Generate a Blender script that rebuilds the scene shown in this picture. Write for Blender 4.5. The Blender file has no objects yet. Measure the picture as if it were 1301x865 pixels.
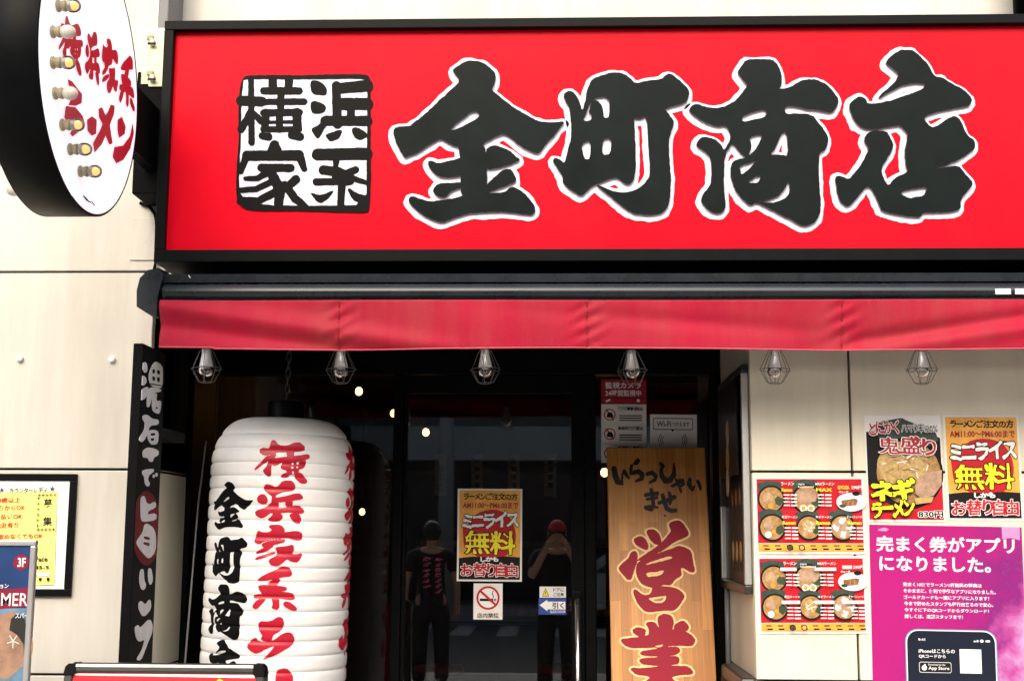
import bpy, bmesh, math, random
import numpy as np
from mathutils import Vector, Matrix, Euler
from mathutils.geometry import tessellate_polygon
random.seed(7); rng = np.random.default_rng(7)
scn = bpy.context.scene
R = math.radians
# ---------------------------------------------------------------- camera
FPX, W0, H0 = 1650.0, 1301.0, 865.0
CAMZ = 1.55
def cam_rot(pitch, yaw, roll):
    return (Matrix.Rotation(yaw, 3, 'Z') @ Matrix.Rotation(math.pi/2 + pitch, 3, 'X') @ Matrix.Rotation(roll, 3, 'Z'))
ROLL = R(0.28)
def solve_cam():
    p, y = R(8.5), R(1.9)
    for _ in range(30):                       # the foot of the perpendicular on the shop front is at (705, 680)
        d = cam_rot(p, y, ROLL).transposed() @ Vector((0, 1, 0))
        x = W0/2 + FPX*d.x/(-d.z); yy = H0/2 - FPX*d.y/(-d.z)
        y += (705 - x)/FPX; p += (680 - yy)/FPX
    return cam_rot(p, y, ROLL)
CR = solve_cam()
CAMP = Vector((0, 0, CAMZ))
cam = bpy.data.cameras.new('camera'); cam.lens = FPX/W0*36; cam.sensor_width = 36; cam.clip_start = 0.05; cam.clip_end = 300
camo = bpy.data.objects.new('camera', cam); scn.collection.objects.link(camo)
camo.matrix_world = Matrix.Translation(CAMP) @ CR.to_4x4()
scn.camera = camo
def ray(px, py): return CR @ Vector(((px - W0/2)/FPX, -(py - H0/2)/FPX, -1))
def PY(px, py, Y):
    d = ray(px, py); return CAMP + d*(Y/d.y)
def PX(px, py, X):
    d = ray(px, py); return CAMP + d*(X/d.x)
# ---------------------------------------------------------------- world, sun, exposure
SUN_EL, SUN_AZ = R(36), R(190)                # high above the street, a little to the left of the camera
w = bpy.data.worlds.new('World'); scn.world = w; w.use_nodes = True
nt = w.node_tree; bg = nt.nodes['Background']
sky = nt.nodes.new('ShaderNodeTexSky'); sky.sky_type = 'NISHITA'; sky.sun_disc = False
sky.sun_elevation = SUN_EL; sky.sun_rotation = SUN_AZ; sky.air_density = 1.0; sky.dust_density = 6.0; sky.ozone_density = 0.6
nt.links.new(sky.outputs[0], bg.inputs[0]); bg.inputs[1].default_value = 0.15
sl = bpy.data.lights.new('sun', 'SUN'); sl.energy = 1.5; sl.angle = R(75); sl.color = (1, .975, .935)
so = bpy.data.objects.new('sun', sl); scn.collection.objects.link(so)
sdir = Vector((math.sin(SUN_AZ)*math.cos(SUN_EL), math.cos(SUN_AZ)*math.cos(SUN_EL), math.sin(SUN_EL)))
so.rotation_euler = (-sdir).to_track_quat('-Z', 'Y').to_euler()
vs = scn.view_settings; vs.view_transform = 'Standard'; vs.look = 'None'; vs.exposure = 0.86; vs.gamma = 1; vs.use_curve_mapping = False
scn.display_settings.display_device = 'sRGB'
scn.render.engine = 'CYCLES'
scn.cycles.use_denoising = True; scn.cycles.max_bounces = 8; scn.cycles.transparent_max_bounces = 16
scn.cycles.caustics_reflective = False; scn.cycles.caustics_refractive = False
# ---------------------------------------------------------------- materials
MATS = {}
def mat(name, col, rough=.5, metal=0, spec=.5, coat=0, var=0, vscale=4, bump=0, bscale=30, emit=0, streak=False, croug=.1):
    if name in MATS: return MATS[name]
    m = bpy.data.materials.new(name); m.use_nodes = True; t = m.node_tree; b = t.nodes['Principled BSDF']
    b.inputs['Base Color'].default_value = (*col, 1); b.inputs['Roughness'].default_value = rough
    b.inputs['Metallic'].default_value = metal; b.inputs['Specular IOR Level'].default_value = spec
    b.inputs['Coat Weight'].default_value = coat; b.inputs['Coat Roughness'].default_value = croug
    tc = t.nodes.new('ShaderNodeTexCoord'); src = tc.outputs['Object']
    if streak:
        mp = t.nodes.new('ShaderNodeMapping'); mp.inputs['Scale'].default_value = (1, 1, .12)
        t.links.new(src, mp.inputs[0]); src = mp.outputs[0]
    if var:
        n = t.nodes.new('ShaderNodeTexNoise'); n.inputs['Scale'].default_value = vscale; n.inputs['Detail'].default_value = 6; n.inputs['Roughness'].default_value = .65
        t.links.new(src, n.inputs['Vector'])
        r = t.nodes.new('ShaderNodeValToRGB'); r.color_ramp.elements[0].position = .3; r.color_ramp.elements[1].position = .72
        r.color_ramp.elements[0].color = (*[c*(1-var) for c in col], 1); r.color_ramp.elements[1].color = (*[min(1, c*(1+var*.6)) for c in col], 1)
        t.links.new(n.outputs[0], r.inputs[0]); t.links.new(r.outputs[0], b.inputs['Base Color'])
        mr = t.nodes.new('ShaderNodeMapRange'); mr.inputs[3].default_value = rough*.8; mr.inputs[4].default_value = min(1, rough*1.25)
        t.links.new(n.outputs[0], mr.inputs[0]); t.links.new(mr.outputs[0], b.inputs['Roughness'])
    if bump:
        n2 = t.nodes.new('ShaderNodeTexNoise'); n2.inputs['Scale'].default_value = bscale; n2.inputs['Detail'].default_value = 4
        t.links.new(tc.outputs['Object'], n2.inputs['Vector'])
        bp = t.nodes.new('ShaderNodeBump'); bp.inputs['Strength'].default_value = bump; bp.inputs['Distance'].default_value = .01
        t.links.new(n2.outputs[0], bp.inputs['Height']); t.links.new(bp.outputs[0], b.inputs['Normal'])
    if emit:
        b.inputs['Emission Color'].default_value = (*col, 1); b.inputs['Emission Strength'].default_value = emit
    MATS[name] = m; return m
def glass(name, refl, tint):                  # window glass: clear pane with a mirror-like surface
    m = bpy.data.materials.new(name); m.use_nodes = True; t = m.node_tree; t.nodes.remove(t.nodes['Principled BSDF'])
    o = t.nodes['Material Output']; tr = t.nodes.new('ShaderNodeBsdfTransparent'); tr.inputs[0].default_value = (*tint, 1)
    g = t.nodes.new('ShaderNodeBsdfGlossy'); g.inputs['Roughness'].default_value = .012
    fr = t.nodes.new('ShaderNodeFresnel'); fr.inputs[0].default_value = 1.45
    ad = t.nodes.new('ShaderNodeMath'); ad.operation = 'ADD'; ad.inputs[1].default_value = refl; ad.use_clamp = True
    mx = t.nodes.new('ShaderNodeMixShader'); t.links.new(fr.outputs[0], ad.inputs[0]); t.links.new(ad.outputs[0], mx.inputs[0])
    t.links.new(tr.outputs[0], mx.inputs[1]); t.links.new(g.outputs[0], mx.inputs[2]); t.links.new(mx.outputs[0], o.inputs[0])
    MATS[name] = m; return m
M = dict(
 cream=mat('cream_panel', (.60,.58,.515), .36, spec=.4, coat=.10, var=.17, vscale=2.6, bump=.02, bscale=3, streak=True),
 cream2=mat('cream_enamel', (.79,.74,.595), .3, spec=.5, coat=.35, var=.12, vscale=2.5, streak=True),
 joint=mat('dark_joint', (.03,.028,.025), .8),
 black=mat('black_metal', (.003,.0035,.004), .42, spec=.08, var=.3, vscale=12),
 blackmat=mat('black_matte', (.004,.004,.0045), .7, spec=.06),
 navy=mat('awning_casing', (.012,.017,.022), .27, spec=.4, var=.3, vscale=9),
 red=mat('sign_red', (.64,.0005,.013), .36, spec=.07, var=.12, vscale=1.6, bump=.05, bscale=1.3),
 ink=mat('letter_black', (.005,.009,.009), .36, spec=.07, var=.35, vscale=7),
 side=mat('letter_edge', (.20,.15,.13), .6),
 white=mat('sign_white', (.70,.70,.83), .45),
 valance=mat('awning_fabric', (.36,.009,.032), .62, spec=.15, var=.12, vscale=3, bump=.15, bscale=350),
 hem=mat('awning_hem', (.50,.06,.10), .7),
 paper=mat('white_paper', (.80,.79,.76), .5, bump=.12, bscale=7, coat=.18, croug=.22, var=.05, vscale=9),
 pred=mat('print_red', (.50,.005,.016), .4, bump=.12, bscale=7, coat=.18, croug=.22, spec=.4),
 dred=mat('print_dark_red', (.36,.006,.02), .42, bump=.12, bscale=7, coat=.18, croug=.22),
 pyel=mat('print_yellow', (.90,.78,.02), .4, bump=.12, bscale=7, coat=.18, croug=.22),
 pora=mat('print_orange', (.85,.42,.06), .4, bump=.12, bscale=7, coat=.18, croug=.22, var=.28, vscale=14),
 pblk=mat('print_black', (.012,.011,.011), .4, bump=.12, bscale=7, coat=.18, croug=.22, spec=.15),
 pwht=mat('print_white', (.86,.85,.84), .45, bump=.12, bscale=7, coat=.18, croug=.22),
 pgrn=mat('print_dark_green', (.035,.055,.04), .45, var=.5, vscale=30),
 mage=mat('print_magenta', (.66,.02,.30), .38, var=.22, vscale=5),
 lav=mat('print_lavender', (.55,.28,.55), .4, var=.25, vscale=6),
 pblue=mat('print_blue', (.02,.06,.30), .4),
 yelp=mat('print_lemon', (.86,.80,.22), .45),
 steel=mat('brushed_steel', (.62,.62,.62), .28, metal=1, var=.15, vscale=20),
 alu=mat('aluminium', (.60,.60,.58), .38, metal=.9, var=.1),
 dalu=mat('dark_aluminium', (.06,.058,.058), .35, metal=.6, var=.2),
 wire=mat('cage_wire', (.17,.17,.17), .4, metal=.8),
 lant=mat('lantern_shell', (.86,.86,.85), .30, spec=.5, coat=.15, var=.07, vscale=5),
 lred=mat('lantern_red', (.50,.008,.03), .35, var=.15, vscale=10),
 lblk=mat('lantern_black', (.005,.005,.005), .4, spec=.06),
 grey=mat('sign_grey', (.60,.60,.60), .5, var=.15, vscale=20),
 bulbw=mat('frosted_bulb', (.62,.56,.48), .15, spec=.6, var=.1),
 bulbo=mat('lit_filament', (1,.36,.10), .18, emit=1.1),
 tan=mat('bulb_socket', (.36,.29,.17), .45, var=.25, vscale=40),
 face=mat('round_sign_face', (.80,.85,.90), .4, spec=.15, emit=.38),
 creambox=mat('cream_bracket', (.70,.66,.46), .4, var=.08),
 greypost=mat('grey_post', (.15,.15,.155), .45, var=.2),
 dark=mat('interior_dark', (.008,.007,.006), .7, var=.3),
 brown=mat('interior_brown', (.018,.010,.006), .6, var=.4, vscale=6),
 warm=mat('warm_lamp', (1,.40,.08), .3, emit=14),
 asphalt=mat('asphalt', (.075,.075,.073), .85, var=.25, vscale=3, bump=.3, bscale=120),
 pave=mat('pavers', (.36,.35,.33), .8, var=.2, vscale=5, bump=.2, bscale=60),
 paint=mat('road_paint', (.45,.45,.43), .6, var=.6, vscale=5),
 facade=mat('facade_grey', (.15,.145,.135), .7, var=.35, vscale=.8),
 band=mat('facade_band', (.50,.50,.46), .6, var=.15, vscale=1),
 skin=mat('skin', (.46,.27,.19), .5, var=.06, vscale=20), cloth=mat('black_cloth', (.02,.02,.022), .85, bump=.2, bscale=60),
 cap=mat('red_cap', (.42,.02,.03), .7), pink=mat('pink_print', (.75,.18,.32), .6), hair=mat('black_hair', (.012,.010,.009), .5),
 soup=mat('soup', (.44,.25,.08), .4, var=.5, vscale=60), pork=mat('pork_slice', (.47,.30,.20), .4, var=.4, vscale=50),
 egg=mat('egg', (.88,.84,.76), .4), yolk=mat('yolk', (.85,.32,.03), .35), leek=mat('leek', (.56,.38,.15), .4, var=.35, vscale=70),
 spin=mat('spinach', (.03,.06,.025), .5, var=.5, vscale=60), gyoz=mat('dumpling', (.30,.12,.05), .4, var=.6, vscale=60),
 navyd=mat('phone_screen', (.010,.014,.028), .25), cyan=mat('phone_edge', (.16,.35,.55), .3),
 plate=mat('plate', (.75,.78,.82), .35), bluep=mat('beach_blue', (.008,.036,.13), .35, var=.5, vscale=2.5), beach=mat('beach_skin', (.34,.20,.13), .45, var=.45, vscale=14),
)
M['glass'] = glass('door_glass', .058, (.80,.82,.80)); M['sideglass'] = glass('side_glass', .005, (.72,.74,.72))
M['bulbglass'] = glass('clear_bulb', .06, (.93,.93,.92))
def grime(name, amt, sc):
    m = M[name]; t = m.node_tree; bs = t.nodes['Principled BSDF']; old = bs.inputs['Base Color'].links[0].from_socket
    tc = t.nodes.new('ShaderNodeTexCoord'); mp = t.nodes.new('ShaderNodeMapping'); mp.inputs['Scale'].default_value = (sc, sc, sc*.09); t.links.new(tc.outputs['Object'], mp.inputs[0])
    n = t.nodes.new('ShaderNodeTexNoise'); n.inputs['Scale'].default_value = 1; n.inputs['Detail'].default_value = 9; n.inputs['Roughness'].default_value = .7; t.links.new(mp.outputs[0], n.inputs['Vector'])
    n2 = t.nodes.new('ShaderNodeTexNoise'); n2.inputs['Scale'].default_value = 1.3; n2.inputs['Detail'].default_value = 4; t.links.new(tc.outputs['Object'], n2.inputs['Vector'])
    ml = t.nodes.new('ShaderNodeMath'); ml.operation = 'MULTIPLY'; t.links.new(n.outputs[0], ml.inputs[0]); t.links.new(n2.outputs[0], ml.inputs[1])
    r = t.nodes.new('ShaderNodeMapRange'); r.inputs[1].default_value = .20; r.inputs[2].default_value = .44; r.inputs[3].default_value = 0; r.inputs[4].default_value = amt; t.links.new(ml.outputs[0], r.inputs[0])
    n3 = t.nodes.new('ShaderNodeTexNoise'); n3.inputs['Scale'].default_value = 60; n3.inputs['Detail'].default_value = 3; t.links.new(tc.outputs['Object'], n3.inputs['Vector'])
    r3 = t.nodes.new('ShaderNodeMapRange'); r3.inputs[1].default_value = .70; r3.inputs[2].default_value = .80; r3.inputs[4].default_value = amt*1.2; t.links.new(n3.outputs[0], r3.inputs[0])
    ad = t.nodes.new('ShaderNodeMath'); ad.operation = 'ADD'; ad.use_clamp = True; t.links.new(r.outputs[0], ad.inputs[0]); t.links.new(r3.outputs[0], ad.inputs[1])
    mx = t.nodes.new('ShaderNodeMix'); mx.data_type = 'RGBA'; t.links.new(ad.outputs[0], mx.inputs[0]); t.links.new(old, mx.inputs[6]); mx.inputs[7].default_value = (.26,.20,.13,1); t.links.new(mx.outputs[2], bs.inputs['Base Color'])
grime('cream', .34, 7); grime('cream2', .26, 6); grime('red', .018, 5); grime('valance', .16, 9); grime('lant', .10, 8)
def wood():
    m = bpy.data.materials.new('butcher_block'); m.use_nodes = True; t = m.node_tree; b = t.nodes['Principled BSDF']
    tc = t.nodes.new('ShaderNodeTexCoord'); mp = t.nodes.new('ShaderNodeMapping'); mp.inputs['Rotation'].default_value = (R(90), 0, R(90))
    sx = t.nodes.new('ShaderNodeSeparateXYZ'); cx = t.nodes.new('ShaderNodeCombineXYZ')
    t.links.new(tc.outputs['Object'], sx.inputs[0]); t.links.new(sx.outputs['Z'], cx.inputs['X']); t.links.new(sx.outputs['X'], cx.inputs['Y'])
    br = t.nodes.new('ShaderNodeTexBrick'); br.offset = .37; br.offset_frequency = 2; br.squash = 1
    br.inputs['Scale'].default_value = 1; br.inputs['Brick Width'].default_value = .34; br.inputs['Row Height'].default_value = .043
    br.inputs['Mortar Size'].default_value = .0006; br.inputs['Mortar Smooth'].default_value = .2; br.inputs['Bias'].default_value = .0
    br.inputs['Color1'].default_value = (.40,.150,.024,1); br.inputs['Color2'].default_value = (.60,.27,.060,1); br.inputs['Mortar'].default_value = (.20,.09,.03,1)
    t.links.new(cx.outputs[0], br.inputs['Vector'])
    n = t.nodes.new('ShaderNodeTexNoise'); n.inputs['Scale'].default_value = 1; n.inputs['Detail'].default_value = 8
    mp2 = t.nodes.new('ShaderNodeMapping'); mp2.inputs['Scale'].default_value = (90, 20, 3.5); t.links.new(tc.outputs['Object'], mp2.inputs[0]); t.links.new(mp2.outputs[0], n.inputs['Vector'])
    rm = t.nodes.new('ShaderNodeMapRange'); rm.inputs[1].default_value = .3; rm.inputs[2].default_value = .7; rm.inputs[3].default_value = .72; rm.inputs[4].default_value = 1.12
    t.links.new(n.outputs[0], rm.inputs[0])
    mx = t.nodes.new('ShaderNodeMix'); mx.data_type = 'RGBA'; mx.blend_type = 'MULTIPLY'; mx.inputs[0].default_value = 1
    t.links.new(br.outputs[0], mx.inputs[6]); t.links.new(rm.outputs[0], mx.inputs[7]); t.links.new(mx.outputs[2], b.inputs['Base Color'])
    b.inputs['Roughness'].default_value = .42
    return m
M['wood'] = wood()
M['silver'] = mat('silver_socket', (.86,.86,.87), .25, metal=.1, spec=.8, coat=.5)
def app_print():                              # printed clouds of magenta, violet and pale blue
    m = bpy.data.materials.new('app_print'); m.use_nodes = True; t = m.node_tree; b = t.nodes['Principled BSDF']; b.inputs['Roughness'].default_value = .33
    tc = t.nodes.new('ShaderNodeTexCoord'); sx = t.nodes.new('ShaderNodeSeparateXYZ'); t.links.new(tc.outputs['Object'], sx.inputs[0])
    n = t.nodes.new('ShaderNodeTexNoise'); n.inputs['Scale'].default_value = 5; n.inputs['Detail'].default_value = 6; n.inputs['Roughness'].default_value = .6; t.links.new(tc.outputs['Object'], n.inputs['Vector'])
    f = t.nodes.new('ShaderNodeMath'); f.operation = 'MULTIPLY_ADD'; f.inputs[1].default_value = .85; f.inputs[2].default_value = .22; t.links.new(sx.outputs['X'], f.inputs[0])
    g = t.nodes.new('ShaderNodeMath'); g.operation = 'MULTIPLY_ADD'; g.inputs[1].default_value = -.28; t.links.new(sx.outputs['Z'], g.inputs[0]); t.links.new(f.outputs[0], g.inputs[2])
    h = t.nodes.new('ShaderNodeMath'); h.operation = 'MULTIPLY_ADD'; h.inputs[1].default_value = .62; t.links.new(n.outputs[0], h.inputs[0]); t.links.new(g.outputs[0], h.inputs[2])
    r = t.nodes.new('ShaderNodeValToRGB'); e = r.color_ramp.elements; e[0].position = .30; e[0].color = (.40,.007,.17,1); e[1].position = 1.0; e[1].color = (.50,.50,.66,1)
    for p_, c_ in ((.52,(.36,.008,.17,1)),(.66,(.21,.012,.17,1)),(.74,(.44,.07,.30,1)),(.84,(.50,.33,.58,1))): q = e.new(p_); q.color = c_
    t.links.new(h.outputs[0], r.inputs[0]); t.links.new(r.outputs[0], b.inputs['Base Color'])
    bp = t.nodes.new('ShaderNodeBump'); bp.inputs['Strength'].default_value = .25; bp.inputs['Distance'].default_value = .01; t.links.new(n.outputs[0], bp.inputs['Height']); t.links.new(bp.outputs[0], b.inputs['Normal']); return m
M['app'] = app_print()
# ---------------------------------------------------------------- mesh helpers
class MB:
    def __init__(s): s.v = []; s.f = []; s.m = []; s.mats = []; s.smooth = []
    def mi(s, m):
        m = M[m] if isinstance(m, str) else m
        if m not in s.mats: s.mats.append(m)
        return s.mats.index(m)
    def add(s, vs, fs, m, smooth=False):
        o = len(s.v); k = s.mi(m); s.v += [tuple(v) for v in vs]
        for f in fs: s.f.append([i+o for i in f]); s.m.append(k); s.smooth.append(smooth)
    def box(s, a, b, m):
        x0, y0, z0 = [min(p, q) for p, q in zip(a, b)]; x1, y1, z1 = [max(p, q) for p, q in zip(a, b)]
        s.add([(x0,y0,z0),(x1,y0,z0),(x1,y1,z0),(x0,y1,z0),(x0,y0,z1),(x1,y0,z1),(x1,y1,z1),(x0,y1,z1)],
              [(3,2,1,0),(4,5,6,7),(0,1,5,4),(1,2,6,5),(2,3,7,6),(3,0,4,7)], m)
    def bevbox(s, a, b, m, r=.004):
        bm = bmesh.new(); c = [(p+q)/2 for p, q in zip(a, b)]; d = [abs(p-q) for p, q in zip(a, b)]
        bmesh.ops.create_cube(bm, size=1); bmesh.ops.scale(bm, vec=d, verts=bm.verts); bmesh.ops.translate(bm, vec=c, verts=bm.verts)
        bmesh.ops.bevel(bm, geom=bm.edges[:], offset=min(r, min(d)*.45), segments=2, profile=.5, affect='EDGES')
        bm.verts.index_update(); s.add([v.co for v in bm.verts], [[v.index for v in f.verts] for f in bm.faces], m); bm.free()
    def tube(s, pts, r, m, n=8, closed=False):
        pts = [Vector(p) for p in pts]; rs = r if isinstance(r, (list, tuple)) else [r]*len(pts); vs = []; fs = []; k = len(pts)
        for i, p in enumerate(pts):
            a = pts[(i-1) % k] if (closed or i > 0) else p; b = pts[(i+1) % k] if (closed or i < k-1) else p
            t = (b-a).normalized(); u = t.cross(Vector((0,0,1)));
            if u.length < .1: u = t.cross(Vector((0,1,0)))
            u.normalize(); q = t.cross(u)
            for j in range(n):
                an = 2*math.pi*j/n; vs.append(p + (u*math.cos(an)+q*math.sin(an))*rs[i])
        for i in range(k if closed else k-1):
            for j in range(n):
                i2 = (i+1) % k; fs.append((i*n+j, i*n+(j+1)%n, i2*n+(j+1)%n, i2*n+j))
        if not closed: fs += [tuple(range(n))[::-1], tuple((k-1)*n+j for j in range(n))]
        s.add(vs, fs, m, True)
    def lathe(s, prof, m, n=32, axis='Z', org=(0,0,0)):
        vs = []; fs = []; O = Vector(org)
        for r, h in prof:
            for j in range(n):
                a = 2*math.pi*j/n; c, d = r*math.cos(a), r*math.sin(a)
                vs.append(O + (Vector((c, d, h)) if axis == 'Z' else Vector((h, c, d)) if axis == 'X' else Vector((c, -h, d))))
        for i in range(len(prof)-1):
            for j in range(n): fs.append((i*n+j, i*n+(j+1)%n, (i+1)*n+(j+1)%n, (i+1)*n+j))
        s.add(vs, fs, m, True)
    def ball(s, c, r, m, n=16, sc=(1,1,1)):
        prof = [(max(1e-4, math.sin(math.pi*i/(n//2))), -math.cos(math.pi*i/(n//2))) for i in range(n//2+1)]; k0 = len(s.v)
        s.lathe(prof, m, n)
        for i in range(k0, len(s.v)): s.v[i] = tuple(c[k]+s.v[i][k]*r*sc[k] for k in range(3))
    def build(s, name, parent=None, loc=(0,0,0), rot=(0,0,0), recalc=False):
        me = bpy.data.meshes.new(name); me.from_pydata(s.v, [], s.f); 
        for m in s.mats: me.materials.append(m)
        me.polygons.foreach_set('material_index', s.m); me.polygons.foreach_set('use_smooth', s.smooth); me.update()
        if recalc:
            bm = bmesh.new(); bm.from_mesh(me); bmesh.ops.recalc_face_normals(bm, faces=bm.faces); bm.to_mesh(me); bm.free()
        o = bpy.data.objects.new(name, me); scn.collection.objects.link(o); o.location = loc; o.rotation_euler = rot
        if parent: o.parent = parent
        return o
def tag(o, label=None, cat=None, group=None, kind=None):
    for k, v in (('label', label), ('category', cat), ('group', group), ('kind', kind)):
        if v: o[k] = v
    return o
def empty(name, label, cat, loc=(0,0,0), rot=(0,0,0), group=None):
    o = bpy.data.objects.new(name, None); scn.collection.objects.link(o); o.location = loc; o.rotation_euler = rot; o.empty_display_size = .1
    return tag(o, label, cat, group)
# ---------------------------------------------------------------- lettering: distance fields, contours, solids
def pip_dist(poly, X, Y):
    P = np.asarray(poly, float); A = P; B = np.roll(P, -1, 0); d2 = np.full(X.shape, 1e18); wn = np.zeros(X.shape, int)
    for (ax, ay), (bx, by) in zip(A, B):
        ex, ey = bx-ax, by-ay; L = ex*ex+ey*ey
        if L < 1e-14: continue
        t = np.clip(((X-ax)*ex+(Y-ay)*ey)/L, 0, 1); d2 = np.minimum(d2, (X-ax-t*ex)**2+(Y-ay-t*ey)**2)
        cr = ex*(Y-ay)-ey*(X-ax)
        wn += ((ay <= Y) & (by > Y) & (cr > 0)).astype(int) - ((ay > Y) & (by <= Y) & (cr < 0)).astype(int)
    return np.sqrt(d2), wn
def smooth_noise(shape, cell):
    h, w_ = shape; g = rng.standard_normal((int(h/cell)+3, int(w_/cell)+3)); y = np.arange(h)/cell; x = np.arange(w_)/cell
    y0 = y.astype(int); x0 = x.astype(int); fy = (y-y0)[:, None]; fx = (x-x0)[None]; fy = fy*fy*(3-2*fy); fx = fx*fx*(3-2*fx)
    a = g[y0][:, x0]; b = g[y0][:, x0+1]; c = g[y0+1][:, x0]; d = g[y0+1][:, x0+1]
    return a*(1-fy)*(1-fx)+b*(1-fy)*fx+c*fy*(1-fx)+d*fy*fx
def field(shape, step, pad, rough=0):
    pts = np.concatenate([np.asarray(p, float)[:, :2] for p in shape.get('polys', [])+[[q[:2] for q in s_] for s_ in shape.get('strokes', [])]])
    mw = max([q[2] for s_ in shape.get('strokes', []) for q in s_]+[0])/2
    x0, y0 = pts.min(0)-pad-mw; x1, y1 = pts.max(0)+pad+mw
    X, Y = np.meshgrid(np.arange(x0, x1+step, step), np.arange(y0, y1+step, step)); D = np.full(X.shape, 1e9)
    for p in shape.get('polys', []):
        d, wn = pip_dist(p, X, Y); D = np.minimum(D, np.where(wn != 0, -d, d))
    for s_ in shape.get('strokes', []):
        for (ax, ay, ra), (bx, by, rb) in zip(s_[:-1], s_[1:]):
            ex, ey = bx-ax, by-ay; t = np.clip(((X-ax)*ex+(Y-ay)*ey)/max(1e-9, ex*ex+ey*ey), 0, 1)
            D = np.minimum(D, np.hypot(X-ax-t*ex, Y-ay-t*ey)-(ra+(rb-ra)*t)/2)
    for p in shape.get('holes', []):
        d, wn = pip_dist(p, X, Y); D = np.maximum(D, np.where(wn != 0, d, -d))
    if rough: D = D + rough*(smooth_noise(D.shape, 3)*.6+smooth_noise(D.shape, 8)*.7)
    return D, x0, y0, step
def contour(F, level=0, tol=.25):
    D, x0, y0, st = F; Z = D-level; Z = np.where(Z == 0, 1e-9, Z); I = Z < 0
    c = I[:-1,:-1]*1+I[:-1,1:]*2+I[1:,1:]*4+I[1:,:-1]*8
    T = {1:[(3,0)],2:[(0,1)],3:[(3,1)],4:[(1,2)],5:[(3,0),(1,2)],6:[(0,2)],7:[(3,2)],8:[(2,3)],9:[(2,0)],10:[(0,1),(2,3)],11:[(2,1)],12:[(1,3)],13:[(1,0)],14:[(0,3)]}
    nx = {}; pos = {}
    def ed(j, i, e):
        if e == 0: k = (j, i, 0); a, b = (j, i), (j, i+1)
        elif e == 1: k = (j, i+1, 1); a, b = (j, i+1), (j+1, i+1)
        elif e == 2: k = (j+1, i, 0); a, b = (j+1, i), (j+1, i+1)
        else: k = (j, i, 1); a, b = (j, i), (j+1, i)
        if k not in pos:
            t = Z[a]/(Z[a]-Z[b]); pos[k] = (x0+st*(a[1]+t*(b[1]-a[1])), y0+st*(a[0]+t*(b[0]-a[0])))
        return k
    for j, i in zip(*np.nonzero((c > 0) & (c < 15))):
        for e, g in T[int(c[j, i])]: nx[ed(j, i, e)] = ed(j, i, g)
    loops = []
    while nx:
        s0, b = nx.popitem(); lp = [s0]
        while b != s0 and b in nx: lp.append(b); b = nx.pop(b)
        if len(lp) > 5: loops.append([pos[k] for k in lp])
    out = []
    for lp in loops:
        P = np.array(lp); h = len(P)//2
        def rdp(a, b):
            if b <= a+1: return [a]
            ex = P[b % len(P)]-P[a]; L = math.hypot(*ex); q = P[a+1:b]-P[a]
            d = np.abs(q[:, 0]*ex[1]-q[:, 1]*ex[0])/L if L > 1e-9 else np.hypot(q[:, 0], q[:, 1]); k = int(d.argmax())
            return rdp(a, a+1+k)+rdp(a+1+k, b) if d[k] > tol else [a]
        ix = rdp(0, h)+rdp(h, len(P))
        if len(ix) > 2: out.append([tuple(P[k]) for k in ix])
    return out
def area(l): return sum(a[0]*b[1]-a[1]*b[0] for a, b in zip(l, l[1:]+l[:1]))/2
def inside(p, l):
    r = False
    for a, b in zip(l, l[1:]+l[:1]):
        if (a[1] > p[1]) != (b[1] > p[1]) and p[0] < (b[0]-a[0])*(p[1]-a[1])/(b[1]-a[1])+a[0]: r = not r
    return r
def groups(loops):
    if not loops: return []
    big = max(loops, key=lambda l: abs(area(l))); sg = 1 if area(big) > 0 else -1
    outs = [[l] for l in loops if area(l)*sg > 0]
    for l in loops:
        if area(l)*sg <= 0:
            c = [g for g in outs if inside(l[0], g[0])]
            if c: min(c, key=lambda g: abs(area(g[0]))).append(l)
    return outs
def solid(mb, loops, fmap, m, bmap=None, ms=None):        # faces of contour loops, and walls down to bmap
    for g in groups(loops):
        tri = tessellate_polygon([[Vector((x, y, 0)) for x, y in l] for l in g]); fl = [p for l in g for p in l]
        mb.add([fmap(*p) for p in fl], tri, m)
        if bmap:
            for l in g:
                n = len(l); mb.add([fmap(*p) for p in l]+[bmap(*p) for p in l], [(i, (i+1)%n, n+(i+1)%n, n+i) for i in range(n)], ms or m)
def gridfill(F, level=0):                                 # small cells with a clean rim, for lettering on curved surfaces
    D, x0, y0, st = F; Z = D-level; V = []; idx = {}; fs = []
    def vid(k, p):
        if k not in idx: idx[k] = len(V); V.append(p)
        return idx[k]
    H_, W_ = Z.shape
    for j in range(H_-1):
        for i in range(W_-1):
            cs = [(j, i), (j, i+1), (j+1, i+1), (j+1, i)]
            if min(Z[c] for c in cs) >= 0: continue
            f = []
            for a, b in zip(cs, cs[1:]+cs[:1]):
                if Z[a] < 0: f.append(vid(a, (x0+st*a[1], y0+st*a[0])))
                if (Z[a] < 0) != (Z[b] < 0):
                    t = Z[a]/(Z[a]-Z[b]); k = (min(a, b), max(a, b)); f.append(vid(k, (x0+st*(a[1]+t*(b[1]-a[1])), y0+st*(a[0]+t*(b[0]-a[0])))))
            if len(f) > 2: fs.append(f)
    return V, fs
_tobj = None
def text_object(s, offset=0, res=2):
    global _tobj
    if _tobj is None:
        c = bpy.data.curves.new('lettering_source', 'FONT'); _tobj = bpy.data.objects.new('lettering_source', c); scn.collection.objects.link(_tobj)
    c = _tobj.data; c.body = s; c.offset = offset; c.resolution_u = res
    dg = bpy.context.evaluated_depsgraph_get(); dg.update(); return _tobj, dg
_tc = {}
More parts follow.
